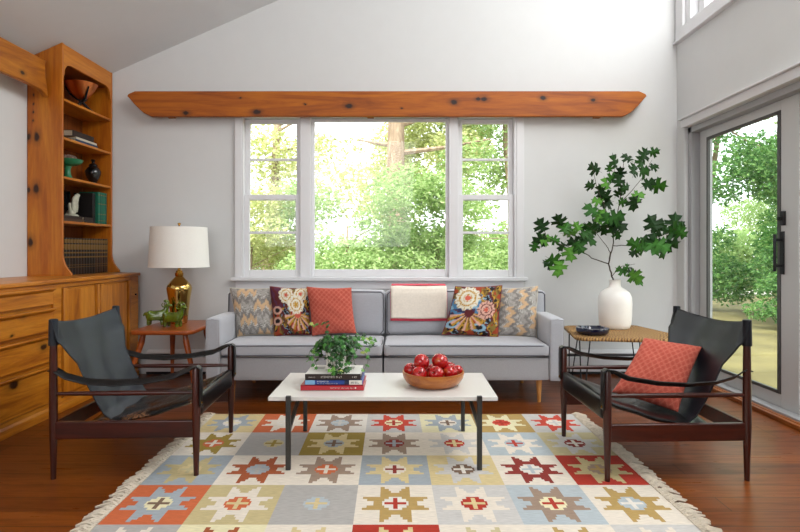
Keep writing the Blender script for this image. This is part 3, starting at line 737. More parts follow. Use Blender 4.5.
# ---------------------------------------------------------------- pillows
def fbm(x, y, s=0):
    return .5*sin(x*3.1+s)+.3*sin(y*4.7+x*2.3+s*2)+.2*sin(x*9.1-y*7.3+s)
PALC = [lin(c) for c in ('7a7571', '9a9590', 'bdb8b1', 'd6b38c', 'dedad2')]
def tri(t): return abs((t % 1)*2-1)
def zig(u, v, rot=False):
    if rot: u, v = v, u
    z = v*7+tri(u*5.5)*1.0+.18*(int(u*33) % 2)
    k_ = z % 2.2; row = math.floor(z/2.2)
    blk = tri(u*1.35+row*.5) > .42
    fine = tri(z*3.2) > .5
    if k_ < .95 and blk: return PALC[3]
    if k_ < .95: return PALC[2] if fine else PALC[1]
    return PALC[0] if fine else PALC[4] if k_ > 1.7 else PALC[1]
FL = {n: lin(c) for n, c in dict(maroon='5e1c22', brown='6b4a1e', white='e9e4d2', gold='c49430', olive='8a7430', blue='4a7fa8', navy='26305a', coral='d2604a', rust='a5401e', pink='dfae9c', black='1c1418', sky='8fb6cc', plum='5a2745').items()}
def flower(u, v, cx, cy, r, petals, cols, c0):
    dx, dy = u-cx, v-cy; d = math.hypot(dx, dy)/r; a = math.atan2(dy, dx)
    edge = .82+.18*abs(cos(a*petals/2))
    if d > edge: return None
    if d < .22: return c0
    if abs(d-.6) < .07 or abs(d-.3) < .04: return cols[1] if abs(sin(a*petals)) > .35 else cols[0]
    if abs(sin(a*petals/2)) < .16 and d > .5: return cols[1]
    return cols[0]
def floral(u, v, mir=False, s=0.0):
    if mir: fl = [(.3, .74, .27, 11), (.72, .5, .19, 8)]
    else: fl = [(.42, .83, .2, 9), (.68, .62, .22, 10), (.8, .86, .18, 8)]
    for i, (cx, cy, r, p_) in enumerate(fl):
        if mir and i == 1: c = flower(u, v, cx, cy, r, p_, (FL['pink'], FL['maroon']), FL['coral'])
        else: c = flower(u, v, cx, cy, r, p_, (FL['white'], FL['gold']), FL['coral'] if i != 1 else FL['gold'])
        if c: return c
    # petals fan at the bottom
    dx, dy = u-(.72 if not mir else .38), v-.42; a = math.atan2(dy, dx); d = math.hypot(dx, dy)
    if d < .09: return FL['coral'] if not mir else FL['maroon']
    if d < .36 and dy < .0 and abs(sin(a*7)) > .55: return FL['pink'] if sin(a*14) > 0 else FL['gold']
    for (lx, ly) in ((.16, .5), (.14, .28)) if not mir else ((.12, .2), (.62, .14)):
        q = math.hypot((u-lx)/1.6, v-ly)
        if q < .045: return FL['black']
        if q < .085: return FL['pink'] if not mir else FL['sky']
    n_ = fbm(u*4, v*4, s)+.4*fbm(u*11, v*9, s+2)
    w_ = sin((u+v*.7)*26+n_*3)
    if v > .55 and u < .35 and not mir: return FL['maroon'] if w_ > -.3 else FL['plum']
    if .5 < v < .72 and u < .6 and n_ > .1: return FL['blue'] if w_ > 0 else FL['sky']
    if mir and .35 < v < .58 and u < .6: return FL['navy'] if w_ > .2 else FL['maroon'] if w_ > -.5 else FL['blue']
    if n_ > .45: return FL['rust']
    if n_ > .1: return FL['olive'] if w_ > -.2 else FL['black']
    if n_ > -.25: return FL['brown'] if w_ > 0 else FL['gold']
    return FL['maroon'] if w_ > -.1 else FL['sky'] if w_ > -.5 else FL['black']
CO = [lin(c) for c in ('c25a48', 'b95040', 'cd6e5a')]
def coral(u, v):
    a = tri(u*9+v*9); b_ = tri(u*9-v*9)
    return CO[2] if min(a, b_) < .16 else (CO[0] if (a+b_) < 1.1 else CO[1])
def pillow(label, corners, Y, tilt, cfn, thick=.075, pipe=None, group='cushions on the sofa', n=84, seed=1, name='throw_pillow', yaw=0, plane=None, frame=None):
    """corners: pixel TL, TR, BR, BL mapped onto a plane leaning back by tilt at depth Y"""
    r = random.Random(seed); ph = [r.uniform(0, 6) for _ in range(8)]
    if frame: q = [Vector(f) for f in frame]
    else:
        q = []
        for px, py in corners:
            # intersect ray with leaning plane y = Y + (z-.46)*tan(tilt)
            d = P(px, py, 1.0)-Vector((0, 0, H)); t_ = math.tan(tilt); s_ = math.tan(yaw); x_c = P(sum(c[0] for c in corners)/4, 0, Y).x
            # Y_hit: y = Y + (z-.46)t + (x-xc)s
            k_ = (Y+(H-.46)*t_-x_c*s_)/(1-d.z*t_-d.x*s_)
            q.append(Vector((0, 0, H))+d*k_)
    TL, TR, BR, BL = q; nrm = (TR-TL).cross(BL-TL).normalized()
    if nrm.y > 0 and not frame: nrm = -nrm
    if frame and nrm.z < 0: nrm = -nrm
    cen = (TL+TR+BR+BL)/4
    t = thing(name, label, 'cushion', tuple(cen), 0, group)
    def pos(u, v, s):
        U, V = 2*u-1, 2*v-1
        uu = .5+.5*U*(1-.055*(1-V*V)); vv2 = .5+.5*V*(1-.055*(1-U*U))
        p = (BL.lerp(BR, uu)).lerp(TL.lerp(TR, uu), vv2)
        h = max(0, (1-U*U)*(1-V*V))**.42
        wr = .004*sin(U*5+ph[0]+V*3)*sin(V*6+ph[1])+.003*sin(U*11+V*8+ph[2])*(1-h)
        return p+nrm*s*(h*thick+wr*h)-cen
    m = MB()
    g = lambda a: .5-.5*cos(pi*a)
    m.grid(lambda a, b_: pos(g(a), g(b_), 1), n, n, cfn=lambda a, b_: cfn(g(a), g(b_)))
    m.grid(lambda a, b_: pos(g(a), g(b_), -1), n, n, cfn=lambda a, b_: cfn(1-g(a), g(b_)))
    m.build('cushion_cover', TEXTILE, t, merge=True, ang=80)
    if pipe:
        pts = [pos(a/20, 0, 0) for a in range(20)]+[pos(1, a/20, 0) for a in range(20)]+[pos(1-a/20, 1, 0) for a in range(20)]+[pos(0, 1-a/20, 0) for a in range(20)]
        MB().tube(pts, .005, 6, closed=True).build('piping', pipe, t)
    return t
PIPER = fabric('red_piping', '7a2a34'); PIPEC = fabric('cream_piping', 'c9bfae')
pillow('grey and tan zigzag cushion against the left armrest of the sofa', [(230, 288), (277, 288), (276, 334.5), (237.5, 336.5)], 4.53, R(14), lambda u, v: zig(u, v), pipe=PIPEC, seed=3)
pillow('dark floral cushion with white blossoms between the zigzag and coral cushions', [(270, 286.5), (309.5, 288), (311, 334.5), (274.5, 336.5)], 4.49, R(13), lambda u, v: floral(u, v), pipe=PIPER, seed=4)
pillow('coral red diamond-patterned cushion standing on the sofa', [(306.5, 286.5), (351.5, 287.5), (356.5, 333.5), (312, 336)], 4.44, R(12), coral, pipe=None, seed=5)
pillow('grey and tan zigzag cushion against the right armrest of the sofa', [(500, 288.5), (538, 286), (536.5, 338), (494, 335.5)], 4.52, R(14), lambda u, v: zig(u, v, True), pipe=PIPEC, seed=6)
pillow('floral cushion with a large white blossom near the right end of the sofa', [(455.5, 286.5), (502, 285.5), (498, 337.5), (442, 334.5)], 4.46, R(14), lambda u, v: floral(u, v, True, 1.7), pipe=PIPER, seed=7)

# throw over the back cushion
tb = thing('throw_blanket', 'folded cream throw with red edges draped over the sofa back', 'throw', (.1, 4.7, .82))
tx0, tx1 = P(390.5, 0, 4.62).x, P(447.5, 0, 4.62).x
path = [(4.86, .70), (4.852, .79), (4.83, .825), (4.76, .834), (4.68, .83), (4.625, .815), (4.608, .78), (4.604, .7), (4.602, .63), (4.600, .572)]
path = [(y+.035, z+.006) for y, z in path]
def thr(off, x0, x1, p):
    def fn(u, v):
        k_ = v*(len(p)-1); i = min(int(k_), len(p)-2); f_ = k_-i
        y = p[i][0]*(1-f_)+p[i+1][0]*f_; z = p[i][1]*(1-f_)+p[i+1][1]*f_
        return (x0+(x1-x0)*u, y-.003*sin(u*9)*v-off[0], z+off[1]+.002*sin(u*7+1))
    return fn
MB().grid(thr((.004, .006), tx0+.002, tx1-.004, path), 24, 40).build('cream_layer', CREAMTH, tb, world=True, solid=.01)
rp = [(y+.0015, z) for y, z in path]; rp[-1] = (4.636, .566)
MB().grid(thr((-.004, -.004), tx0-.001, tx1, rp), 24, 40).build('red_layer', REDTH, tb, world=True, solid=.006)
MB().box(tx0+.004, tx1-.004, 4.72, 4.87, .849, .857).build('red_fold', REDTH, tb, world=True, bevel=.004)
# ---------------------------------------------------------------- safari lounge chairs
def chair(label, loc, rz, sling, seat, worn):
    t = thing('lounge_chair', label, 'chair', loc, rz)
    fx, bx, hy = .352, -.355, .335
    for sy in (-1, 1):
        y = sy*hy
        MB().tube([(fx, y, 0), (fx, y, .12), (fx, y, .27), (fx, y, .535), (fx, y, .55)], [.0125, .0155, .0205, .0195, .014], 14).build('leg', DARKWOODZ, t)
        MB().tube([(bx, y, 0), (bx, y, .12), (bx, y, .27), (bx, y, .6), (bx, y, .80)], [.0125, .0155, .0205, .0185, .015], 14).build('leg', DARKWOODZ, t)
        MB().box(bx+.012, fx-.012, y-.013, y+.013, .20, .288).build('side_rail', DARKWOOD, t, bevel=.006, seg=3)
        MB().tube([(bx, y, .427), (bx+.1, y, .427), (0, y, .427), (fx-.1, y, .427), (fx, y, .427)], [.008, .011, .0135, .011, .008], 12).build('arm_bar', DARKWOOD, t)
        # sagging leather arm strap looped round both posts
        m = MB(); w_ = .022
        A = [(bx-.021, .545), (bx+.01, .547), (bx+.06, .515), (bx+.16, .487), (bx+.3, .478), (bx+.45, .487), (bx+.6, .512), (fx-.03, .548), (fx+.005, .560), (fx+.022, .548), (fx+.0235, .50), (fx+.0235, .42), (fx+.0235, .36)]
        def st(u, v, A=A, y=y):
            k_ = u*(len(A)-1); i = min(int(k_), len(A)-2); f_ = k_-i; f_ = f_
            x = A[i][0]*(1-f_)+A[i+1][0]*f_; z = A[i][1]*(1-f_)+A[i+1][1]*f_
            ww = w_*(.75 if u < .08 else 1)
            tw_ = min(1, u*8)*min(1, max(0, (.66-u))*9)
            return (x, y+(v-.5)*2*ww*(1-.3*tw_), z+(v-.5)*2*.012*tw_*(-sy if sy < 0 else 1))
        m.grid(st, 60, 4); s_ = m.build('arm_strap', STRAP, t, solid=.006)
        MB().tube([(fx+.026, y, .375), (fx+.031, y, .375)], .006, 10).build('rivet', BRASS, s_)
    MB().box(fx-.011, fx+.011, -hy+.012, hy-.012, .315, .40).build('front_rail', DARKWOOD, t, bevel=.006)
    MB().cushion((fx, 0, .355), (.036, 2*hy-.042, .108), .014, (.003, 0, 0), cuts=10).build('front_leather_wrap', SEATB, t)
    MB().box(bx-.010, bx+.010, -hy+.012, hy-.012, .205, .285).build('back_rail', DARKWOOD, t, bevel=.005)
    # back sling: wraps the posts at the top, narrows and slopes down to the seat
    prof = [(0, .800), (.10, .745), (.2, .672), (.32, .60), (.5, .49), (.68, .385), (.85, .30), (1, .262)]
    def back(u, v):
        U = 2*u-1
        j = 0
        while j < len(prof)-2 and v > prof[j+1][0]: j += 1
        f_ = (v-prof[j][0])/(prof[j+1][0]-prof[j][0]); z = prof[j][1]*(1-f_)+prof[j+1][1]*f_
        half = hy+.021-(.085*max(0, min(1, (v-.16)/.22))**1.2)-.03*max(0, v-.38) 
        x = bx+.014+.24*v**1.25
        sag = (1-U*U)
        x -= .040*sag*(1-v)**.8
        z -= .034*sag*(1-v)**3
        x += .004*sin(U*7+v*5)*sag
        if abs(U) > .94 and v < .2: x -= .012
        return (x, U*half, z)
    m = MB(); m.grid(back, 40, 40); b_ = m.build('back_sling', sling, t, solid=.005)
    m = MB()
    for sy in (-1, 1):
        m.tube([(bx, sy*hy, .672), (bx, sy*hy, .80)], [.0235, .021], 16)
        m.tube([(bx, sy*hy, .80), (bx, sy*hy, .803)], [.021, .016], 16)
        m2 = m; m2.build('post_sleeve', sling, b_); m = MB()
    # seat sling with cushion
    def seatf(s_):
        def fn(u, v):
            U = 2*v-1                      # across
            x = fx+.002-(.565+.02*(1-U*U))*u
            z = .402-.155*min(1, u*1.15)**.75+.03*max(0, u-.7)
            half = hy-.032-.008*sin(u*3.1)
            z -= .022*(1-U*U)*sin(pi*min(1, u*1.1))
            e_ = (1-abs(U)**6)**.5*(min(1, (1-u)*14)*min(1, u*18+.2))**.5
            z += .003*sin(U*9+u*4)+.003*sin(u*17+U*3)
            return (x, U*half, z+s_*.022*e_)
        return fn
    gg = lambda f: (lambda a, b_: f(a, .5-.5*cos(pi*b_)))
    m = MB(); m.grid(gg(seatf(1)), 44, 40); m.grid(gg(seatf(-1)), 44, 40)
    n1 = 45*41
    m.build('seat', worn, t, merge=True, ang=70)
    return t
chair('low safari chair with charcoal sling back and worn black seat, beside the pine cabinet', (-1.417, 3.165, 0), R(2.5), SLING, SEATL, SEATL)
chair('low safari chair with black leather sling, holding a coral cushion by the glass door', (1.352, 3.12, 0), R(182.0), SLINGB, SEATB, SEATB)
# coral cushion on the right chair
q = [P(612, 392, 3.06), P(644, 338, 3.23), P(702, 347, 3.13), P(678, 412, 2.95)]
pillow('coral diamond-patterned cushion leaning in the right-hand black leather chair', None, 0, 0, coral, thick=.085, frame=[q[1], q[2], q[3], q[0]], group=None, seed=9, n=90)

# ---------------------------------------------------------------- coffee table
ct = thing('coffee_table', 'low white stone-topped coffee table with dark steel legs on the rug', 'table', (-.1, 3.2, .006))
ZT = .383
MB().box(-.705, .495, 2.925, 3.50, ZT-.022, ZT).build('table_top', MARBLE, ct, world=True, bevel=.003)
for x, xr in ((-.597, -.617), (.398, .378)):
    MB().box(x-.013, x+.013, 2.903, 2.925, .0065, ZT+.008).build('leg', STEEL, ct, world=True, bevel=.003)
    MB().box(xr-.012, xr+.012, 3.525, 3.547, .0065, ZT-.024).build('leg', STEEL, ct, world=True, bevel=.003)
    MB().tube([(x+.002, 2.925, .215), (xr, 3.53, ZT-.045)], .013, 4).build('brace', STEEL, ct, world=True)
    MB().box(x-.012, x+.012, 2.91, 3.54, ZT-.036, ZT-.0225).build('cross_rail', STEEL, ct, world=True, bevel=.002)
for x in (-.655, .45, -.33, .13):
    MB().tube([(x, 2.975, ZT-.030), (x, 2.975, ZT-.022)], .008, 10).build('screw', COPPER, ct, world=True)

# books
def cover_marks(t, y, items, c):
    for x0, x1, z0, z1, hue in items:
        pass
RED = plain('red_cover', 'b4202b', .35, var=.04); BLU = plain('blue_cover', '25448c', .4, var=.08); BRN = plain('dark_brown_cover', '2e211d', .4, var=.08)
LBL = plain('pale_blue_patch', '7fb0d6', .5); WH = plain('white_print', 'e8e4da', .5); NVY = plain('navy_patch', '151c3c', .4)
z = ZT+.0006
def cbook(px0, px1, th, mat, z, label, Y0=3.052, dep=.24, rz=0):
    x0, x1 = P(px0, 0, Y0).x, P(px1, 0, Y0).x
    return flatbook(label, x0, x1, Y0, Y0+dep, z, th, mat, WHITEP, 'books stacked on the coffee table', 'y', 'coffee_table_book', rz), x0, x1
def printing(t, w, dep, th, groups, mat, name='spine_lettering'):
    """tiny letter strokes on the spine: groups of (x_start, x_end, z0, z1)"""
    m = MB(); r = random.Random(len(groups)+int(w*100))
    for a, b_, z0, z1 in groups:
        x = a
        while x < b_:
            q = r.uniform(.004, .007); h = z1-z0
            kind = r.choice('IHTLO')
            y_ = -dep/2-.0006
            if kind in 'IHLO': m.box(x, x+.0012, y_, y_+.0012, z0, z1)
            if kind in 'HO': m.box(x+q-.0012, x+q, y_, y_+.0012, z0, z1)
            if kind == 'H': m.box(x, x+q, y_, y_+.0012, z0+h*.42, z0+h*.58)
            if kind in 'TO': m.box(x, x+q, y_, y_+.0012, z1-h*.16, z1)
            if kind == 'T': m.box(x+q/2-.0006, x+q/2+.0006, y_, y_+.0012, z0, z1)
            if kind in 'LO': m.box(x, x+q, y_, y_+.0012, z0, z0+h*.16)
            x += q+.0028
    m.build(name, mat, t, smooth=False)
b1, x0, x1 = cbook(300.5, 363.7, .029, RED, z, 'large red book at the bottom of the coffee table stack'); w = x1-x0
printing(b1, w, .24, .029, [(-.01, .115, .0115, .0165)], WH)
MB().tube([(w/2-.045, -.1215, .0145), (w/2-.045, -.119, .0145)], .0045, 12).build('publisher_mark', WH, b1)
b2, x0, x1 = cbook(304.8, 362.4, .026, BLU, z+.0295, 'blue book in the middle of the coffee table stack', 3.06, .24); w = x1-x0
MB().box(-w/2+.002, -w/2+.055, -.1207, -.119, .001, .025).build('spine_patch', LBL, b2, label='pale blue patch')
MB().box(w*.19, w*.27, -.1207, -.119, .001, .025).build('spine_patch', NVY, b2, label='navy patch')
MB().box(w*.27, w/2-.002, -.1207, -.119, .001, .025).build('spine_patch', WH, b2, label='white patch')
printing(b2, w, .2404, .026, [(-.09, -.035, .014, .022), (-.09, .02, .005, .009)], WH)
printing(b2, w, .2418, .026, [(w*.3, w*.44, .007, .018)], NVY, 'spine_numbers')
b3, x0, x1 = cbook(305, 360.6, .032, BRN, z+.056, 'dark brown book with white jacket top, topmost under the ivy pot', 3.062, .24); w = x1-x0
printing(b3, w, .24, .032, [(-.065, .045, .011, .021), (-w/2+.02, -w/2+.06, .012, .017), (w/2-.045, w/2-.02, .01, .02)], WH)
MB().box(-w/2+.001, w/2-.001, -.118, .118, .032, .0328).build('jacket_top', WHITEP, b3, label='white printed jacket face')
m = MB(); r = random.Random(12)
for i in range(3): m.box(-.12+i*.085, -.065+i*.085, .0-.07*(i % 2), .07-.05*(i % 2), .0328, .0333)
m.build('jacket_print', plain('grey_print', 'a7a5a2', .6), b3, smooth=False)
zb = z+.056+.0334

# ivy
iv = thing('potted_ivy', 'trailing green ivy in a white pot on the stack of coffee table books', 'plant', (P(336, 0, 3.18).x, 3.18, zb))
MB().lathe([(.050, 0), (.054, .004), (.058, .13), (.058, .137), (.053, .137), (.051, .12), (.0001, .12)], n=36).build('pot', CERAM, iv)
MB().lathe([(.051, .12), (.03, .126), (.0001, .13)], n=20).build('soil', plain('soil', '33241a', .95), iv)
IVYM = N('ivy_leaves'); at = IVYM.n('Attribute', attribute_name='Col').outputs['Color']; IVYM.p(color=at, rough=.4, spec=.45); IVYM = IVYM.m
ivc = [lin(c) for c in ('1d4a1a', '2c6424', '3f7a2c', '1a3a16', '5f9435', 'a9b860')]
rnd = random.Random(21); stems = MB(); leaves = MB()
IVL = [(0, 0), (.28, -.18), (.5, -.05), (.42, .22), (.62, .45), (.3, .55), (0, 1.0), (-.3, .55), (-.62, .45), (-.42, .22), (-.5, -.05), (-.28, -.18)]
def ivyleaf(c, n_, d, s, colr):
    n_ = n_.normalized(); d = (d-n_*d.dot(n_)).normalized(); e_ = n_.cross(d)
    pts = [c+e_*x*s+d*(y-.1)*s-n_*(abs(x)*.25+y*y*.18)*s for x, y in IVL]+[c+d*.3*s+n_*.02*s]
    leaves.add(pts, [(i, (i+1) % 12, 12) for i in range(12)]); leaves.col += [colr]*13
strands = []
for i in range(30):
    a = rnd.uniform(0, 2*pi); L = rnd.uniform(.05, .13)
    strands.append((a, L*.82, rnd.uniform(.02, .065), rnd.uniform(.03, .15)))
strands += [(0.05, .19, .06, .045), (-.1, .17, .05, .06), (pi-.1, .13, .05, .12), (pi+.5, .12, .05, .15), (-.2, .16, .03, .155), (-pi/2, .09, .03, .23), (-pi/2-.4, .1, .03, .25), (-pi/2+.35, .09, .03, .235), (pi*.86, .11, .12, .0), (-1.9, .09, .05, .22)]
for a, L, up, dn in strands:
    p0 = Vector((.025*cos(a), .025*sin(a), .13)); pts = []
    for j in range(9):
        q = j/8; w1 = Vector((cos(a+.5*sin(q*4+a)), sin(a+.5*sin(q*4+a)), 0))*L*min(1, q*1.35)**.8
        zz = .13+up*sin(pi*min(1, q*1.6)*.6)-dn*max(0, q-.3)/.7
        pts.append(p0*.0+Vector((p0.x, p0.y, 0))+w1+Vector((0, 0, zz)))
    for p_ in pts:      # stay outside the pot and above the table
        rr_ = math.hypot(p_.x, p_.y)
        if p_.z < .14 and rr_ < .068: f_ = .068/max(rr_, .001); p_.x *= f_; p_.y *= f_
        if p_.z < .008 and p_.y > -.14: p_.z = .008+rnd.uniform(0, .012)
    stems.tube(pts, .0013, 5)
    for j in range(1, 9):
        for _ in range(2 if j < 7 else 1):
            c = pts[j]+Vector((rnd.uniform(-.014, .014), rnd.uniform(-.014, .014), rnd.uniform(-.006, .016)))
            if c.z < .01 and c.y > -.15: c.z = .014
            n_ = Vector((cos(a)*.5+rnd.gauss(0, .4), sin(a)*.5-.5+rnd.gauss(0, .4), .8)); d = Vector((cos(a)+rnd.gauss(0, .6), sin(a)+rnd.gauss(0, .6), -.5))
            far = math.hypot(c.x, c.y) > .12
            k_ = rnd.choice((4, 5, 4, 2)) if far and rnd.random() < .6 else rnd.choice((0, 0, 1, 1, 2, 3))
            ivyleaf(c, n_, d, rnd.uniform(.017, .029), ivc[k_])
stems.build('stems', plain('ivy_stem', '4a5a2a', .7), iv); leaves.build('foliage', IVYM, iv, smooth=False)

# fruit bowl
fb = thing('fruit_bowl', 'shallow turned wooden bowl full of red apples on the coffee table', 'bowl', (.172, 3.19, ZT+.0005))
MB().lathe([(.122, 0), (.128, .002), (.152, .018), (.170, .045), (.176, .072), (.175, .080), (.168, .080), (.163, .068), (.156, .045), (.138, .022), (.10, .012), (.0001, .010)], n=64).build('bowl_body', BOWLW, fb)
ag = N('apple_skin'); tcn = ag.n('TexCoord').outputs['Object']
sx_ = ag.n('SeparateXYZ', {0: tcn}); f1 = ag.noise(ag.coord((60, 60, 6)), 1, 3); f2 = ag.noise(ag.coord((10, 10, 10)), 1.2, 2)
c1 = ag.ramp(f1, [(.3, lin('780a10')), (.5, lin('b01016')), (.75, lin('c8261c'))])
ag.p(color=ag.mix(ag.ramp(f2, [(.60, (0, 0, 0)), (.76, (.6, .6, .6))]), c1, c4('d9923a')), rough=.18, coat=.5); APPLE = ag.m
def apple(label, x, y, z, r, rx=0, ry=0):
    t = thing('apple', label, 'apple', (x, y, z), 0, 'apples in the wooden bowl'); t.rotation_euler = (rx, ry, rx*3)
    pr = []
    for i in range(25):
        a = -pi/2+pi*i/24; q = cos(a)*r*(1+.06*sin(a)); zz = sin(a)*r*.92
        d = max(0, 1-q/(r*.42)); zz -= math.copysign(1, zz)*r*.3*d*d if abs(sin(a)) > .5 else 0
        pr.append((max(q, .0001), zz))
    MB().lathe(pr, n=28).build('apple_body', APPLE, t)
    MB().tube([(0, 0, r*.55), (.001, 0, r*.8), (.004, 0, r*1.05)], [.0012, .0012, .002], 6).build('stem', BARK, t)
def ap(px, py, Y, r, lbl, rx, ry):
    p_ = P(px, py, Y); apple(lbl, p_.x, p_.y, p_.z, r, rx, ry)
r_ = .0455
ap(421.5, 361.8, 3.17, .0455, 'dark red apple on top of the pile, left of the two uppermost', -.9, -.5)
ap(439.8, 361.3, 3.175, .048, 'largest bright red apple, right of the two uppermost', -.3, .4)
ap(410.8, 370, 3.215, .042, 'red apple at the left rim of the bowl', .4, -.4)
ap(419.3, 374, 3.105, .042, 'dark red apple low at the front left of the bowl', -1.1, -.2)
ap(436.2, 373.8, 3.095, .043, 'orange-red apple at the front centre with its stem end showing', -1.2, .2)
ap(450, 372, 3.15, .043, 'red apple at the front right of the bowl', -.5, .6)
ap(449.5, 368.3, 3.265, .042, 'red apple behind at the right side of the bowl', .3, .3)
ap(457.2, 371.2, 3.225, .0365, 'yellow-blushed apple at the right rim of the bowl', .7, .7)
ap(430.5, 371.2, 3.27, .045, 'red apple at the back of the bowl, half hidden by the upper ones', .1, .3)

# ---------------------------------------------------------------- left side table, lamp, rams
ZL = .515
lt = thing('side_table', 'teak side table with splayed legs between the cabinet and sofa', 'table', (-1.9, 4.74, 0))
tp = [(-2.12, 4.385), (-2.155, 4.42), (-2.155, 5.06), (-2.13, 5.09), (-1.68, 5.09), (-1.655, 5.06), (-1.655, 4.44), (-1.69, 4.385)]
MB().prism(tp, 'z', ZL-.034, ZL).build('table_top', TEAK, lt, world=True, bevel=.012, seg=3)
for x, y, dx, dy in ((-2.07, 4.47, -.11, -.05), (-1.74, 4.47, .10, -.05), (-2.04, 4.96, -.02, .04), (-1.76, 4.98, .08, .04)):
    MB().tube([(x, y, ZL-.03), (x+dx*.12, y+dy*.12, ZL-.1), (x+dx*.6, y+dy*.6, .24), (x+dx, y+dy, 0)], [.019, .024, .019, .0125], 14).build('leg', TEAK, lt, world=True)
LPX = 179.2
lp = thing('table_lamp', 'gold mirrored bottle lamp with white drum shade on the teak side table', 'lamp', (P(LPX, 0, 4.86).x, 4.86, ZL+.0005))
MB().lathe([(.064, 0), (.068, .006), (.070, .014), (.078, .10), (.092, .22), (.103, .285), (.105, .305), (.098, .33), (.07, .365), (.04, .395), (.029, .408)], n=56).build('lamp_body', GOLD, lp)
MB().lathe([(.03, .406), (.034, .412), (.034, .435), (.028, .44), (.026, .455), (.014, .46), (.012, .50), (.016, .502), (.016, .54), (.006, .545), (.005, .835), (.0001, .836)], n=32).build('neck', BRASS, lp)
m = MB(); zb0, zb1 = .488, .830; rb, rt = .249, .232
m.lathe([(rb, zb0), (rt, zb1), (rt-.003, zb1), (rb-.003, zb0)], n=72)
n_ = 72; m.f = [f_ for f_ in m.f if len(f_) == 4]; m.f += [(k_, (k_+1) % n_, 3*n_+(k_+1) % n_, 3*n_+k_) for k_ in range(n_)]; m.mi = [0]*len(m.f)
sh = m.build('lamp_shade', SHADE, lp)
for z_, r0 in ((zb0+.004, rb), (zb1-.004, rt)):
    MB().lathe([(r0+.0005, z_-.006), (r0+.001, z_-.006), (r0+.001, z_+.006), (r0+.0005, z_+.006)], n=72).build('shade_trim', SHADE, sh)
m = MB()
for i in range(3):
    a = i*2*pi/3; m.tube([(0, 0, zb1-.02), (cos(a)*(rt-.004), sin(a)*(rt-.004), zb1-.01)], .002, 6)
m.build('spider', BRASS, sh)
MB().lathe([(.008, .832), (.012, .84), (.006, .848), (.014, .858), (.013, .866), (.0001, .872)], n=20).build('finial', BRASS, lp)

def ram(label, px, py, Y, rz, s=1.0, back=False):
    p_ = P(px, py, Y)
    t = thing('ram_figurine', label, 'figurine', (p_.x, Y, ZL+.0005), rz, 'green glazed rams')
    v = [(-.065, 0, .075, .036), (-.02, 0, .076, .037), (.03, 0, .078, .038), (.055, 0, .10, .026), (.062, 0, .135, .018), (.066, 0, .158, .019), (.09, 0, .150, .013), (.104, 0, .143, .008)]
    e_ = [(0, 1), (1, 2), (2, 3), (3, 4), (4, 5), (5, 6), (6, 7)]
    for x, yy, par in ((-.062, .02, 0), (-.062, -.02, 0), (.035, .02, 2), (.035, -.02, 2)):
        b0 = len(v); v += [(x, yy, .045, .0155), (x*1.02, yy*1.05, .012, .0125), (x*1.02, yy*1.05, .002, .012)]; e_ += [(par, b0), (b0, b0+1), (b0+1, b0+2)]
    b0 = len(v); v += [(-.095, 0, .09, .010), (-.104, 0, .07, .007)]; e_ += [(0, b0), (b0, b0+1)]
    v = [tuple(c*s for c in q) for q in v]
    skin('body', v, e_, GREENGL, t, 2, 1)
    for sy in (-1, 1):
        m = MB(); pts = []
        for i in range(15):
            a = pi*.55-i*.42; rr_ = .026*(1-i*.035)
            pts.append(((.060-.008+cos(a)*rr_)*s, sy*(.017+i*.0014)*s, (.158+sin(a)*rr_)*s))
        m.tube(pts, [(.0085*(1-i*.05))*s for i in range(15)], 8).build('horn', GREENGL, t)
ram('green glazed ram figurine standing behind the other, nearer the cabinet', 158, 325, 4.72, R(8), 1.12)
ram('green glazed ram figurine in front, turned toward the gold lamp', 174.5, 327, 4.60, R(-14), 1.1)

# ---------------------------------------------------------------- right side table, vase, dish, branch
ZR = .48
g = N('woven_seagrass'); vo = g.n('TexVoronoi', {'Vector': g.coord((1, 1, 1)), 'Scale': 40}); wv = g.n('TexWave', {'Vector': g.coord((1, 1, 1), rot=(0, 0, .6)), 'Scale': 15, 'Distortion': 5, 'Detail': 2})
cc = g.mix(.5, g.ramp(vo.outputs['Distance'], [(.0, lin('e0b878')), (.42, lin('6a3f16'))]), g.ramp(wv.outputs[0], [(.2, lin('5a3a18')), (.6, lin('d8ac68'))]))
g.p(color=cc, rough=.7); g.bump(vo.outputs['Distance'], .8, .006); WEAVE = g.m
rt_ = thing('woven_side_table', 'woven seagrass side table on black hairpin legs beside the sofa', 'table', (1.75, 4.6, 0))
tp = [(1.375, 4.29), (1.345, 4.35), (1.425, 4.93), (1.46, 4.97), (2.02, 5.0), (2.07, 4.97), (2.155, 4.50), (2.15, 4.44), (2.0, 4.225), (1.95, 4.205)]
MB().prism(tp, 'z', ZR-.022, ZR).build('table_top', WEAVE, rt_, world=True, bevel=.008, seg=3)
pts = [(x, y, ZR-.014) for x, y in tp]
MB().tube(pts, .014, 8, closed=True).build('woven_edge', WEAVE, rt_, world=True)
for x, y, dx, dy in ((1.42, 4.36, -.03, -.03), (1.95, 4.30, .04, -.03), (1.50, 4.9, -.03, .03), (2.03, 4.88, .03, .03)):
    s_ = .045
    MB().tube([(x-s_, y, ZR-.022), (x+dx*.9-.012, y+dy*.9, .03), (x+dx-.006, y+dy, .007), (x+dx+.006, y+dy, .007), (x+dx*.9+.012, y+dy*.9, .03), (x+s_, y+.02, ZR-.022)], .0055, 8).build('leg', BLACKM, rt_, world=True)
vx = P(615, 0, 4.80).x
va = thing('vase', 'matte white bottle vase holding an oak branch on the woven table', 'vase', (vx, 4.80, ZR+.002))
MB().lathe([(.108, 0), (.118, .006), (.130, .04), (.137, .12), (.139, .21), (.135, .265), (.118, .305), (.085, .332), (.058, .345), (.048, .356), (.045, .375), (.046, .40), (.050, .412), (.044, .412), (.039, .395), (.038, .36), (.05, .33), (.0001, .32)], n=64).build('vase_body', CERAM, va)
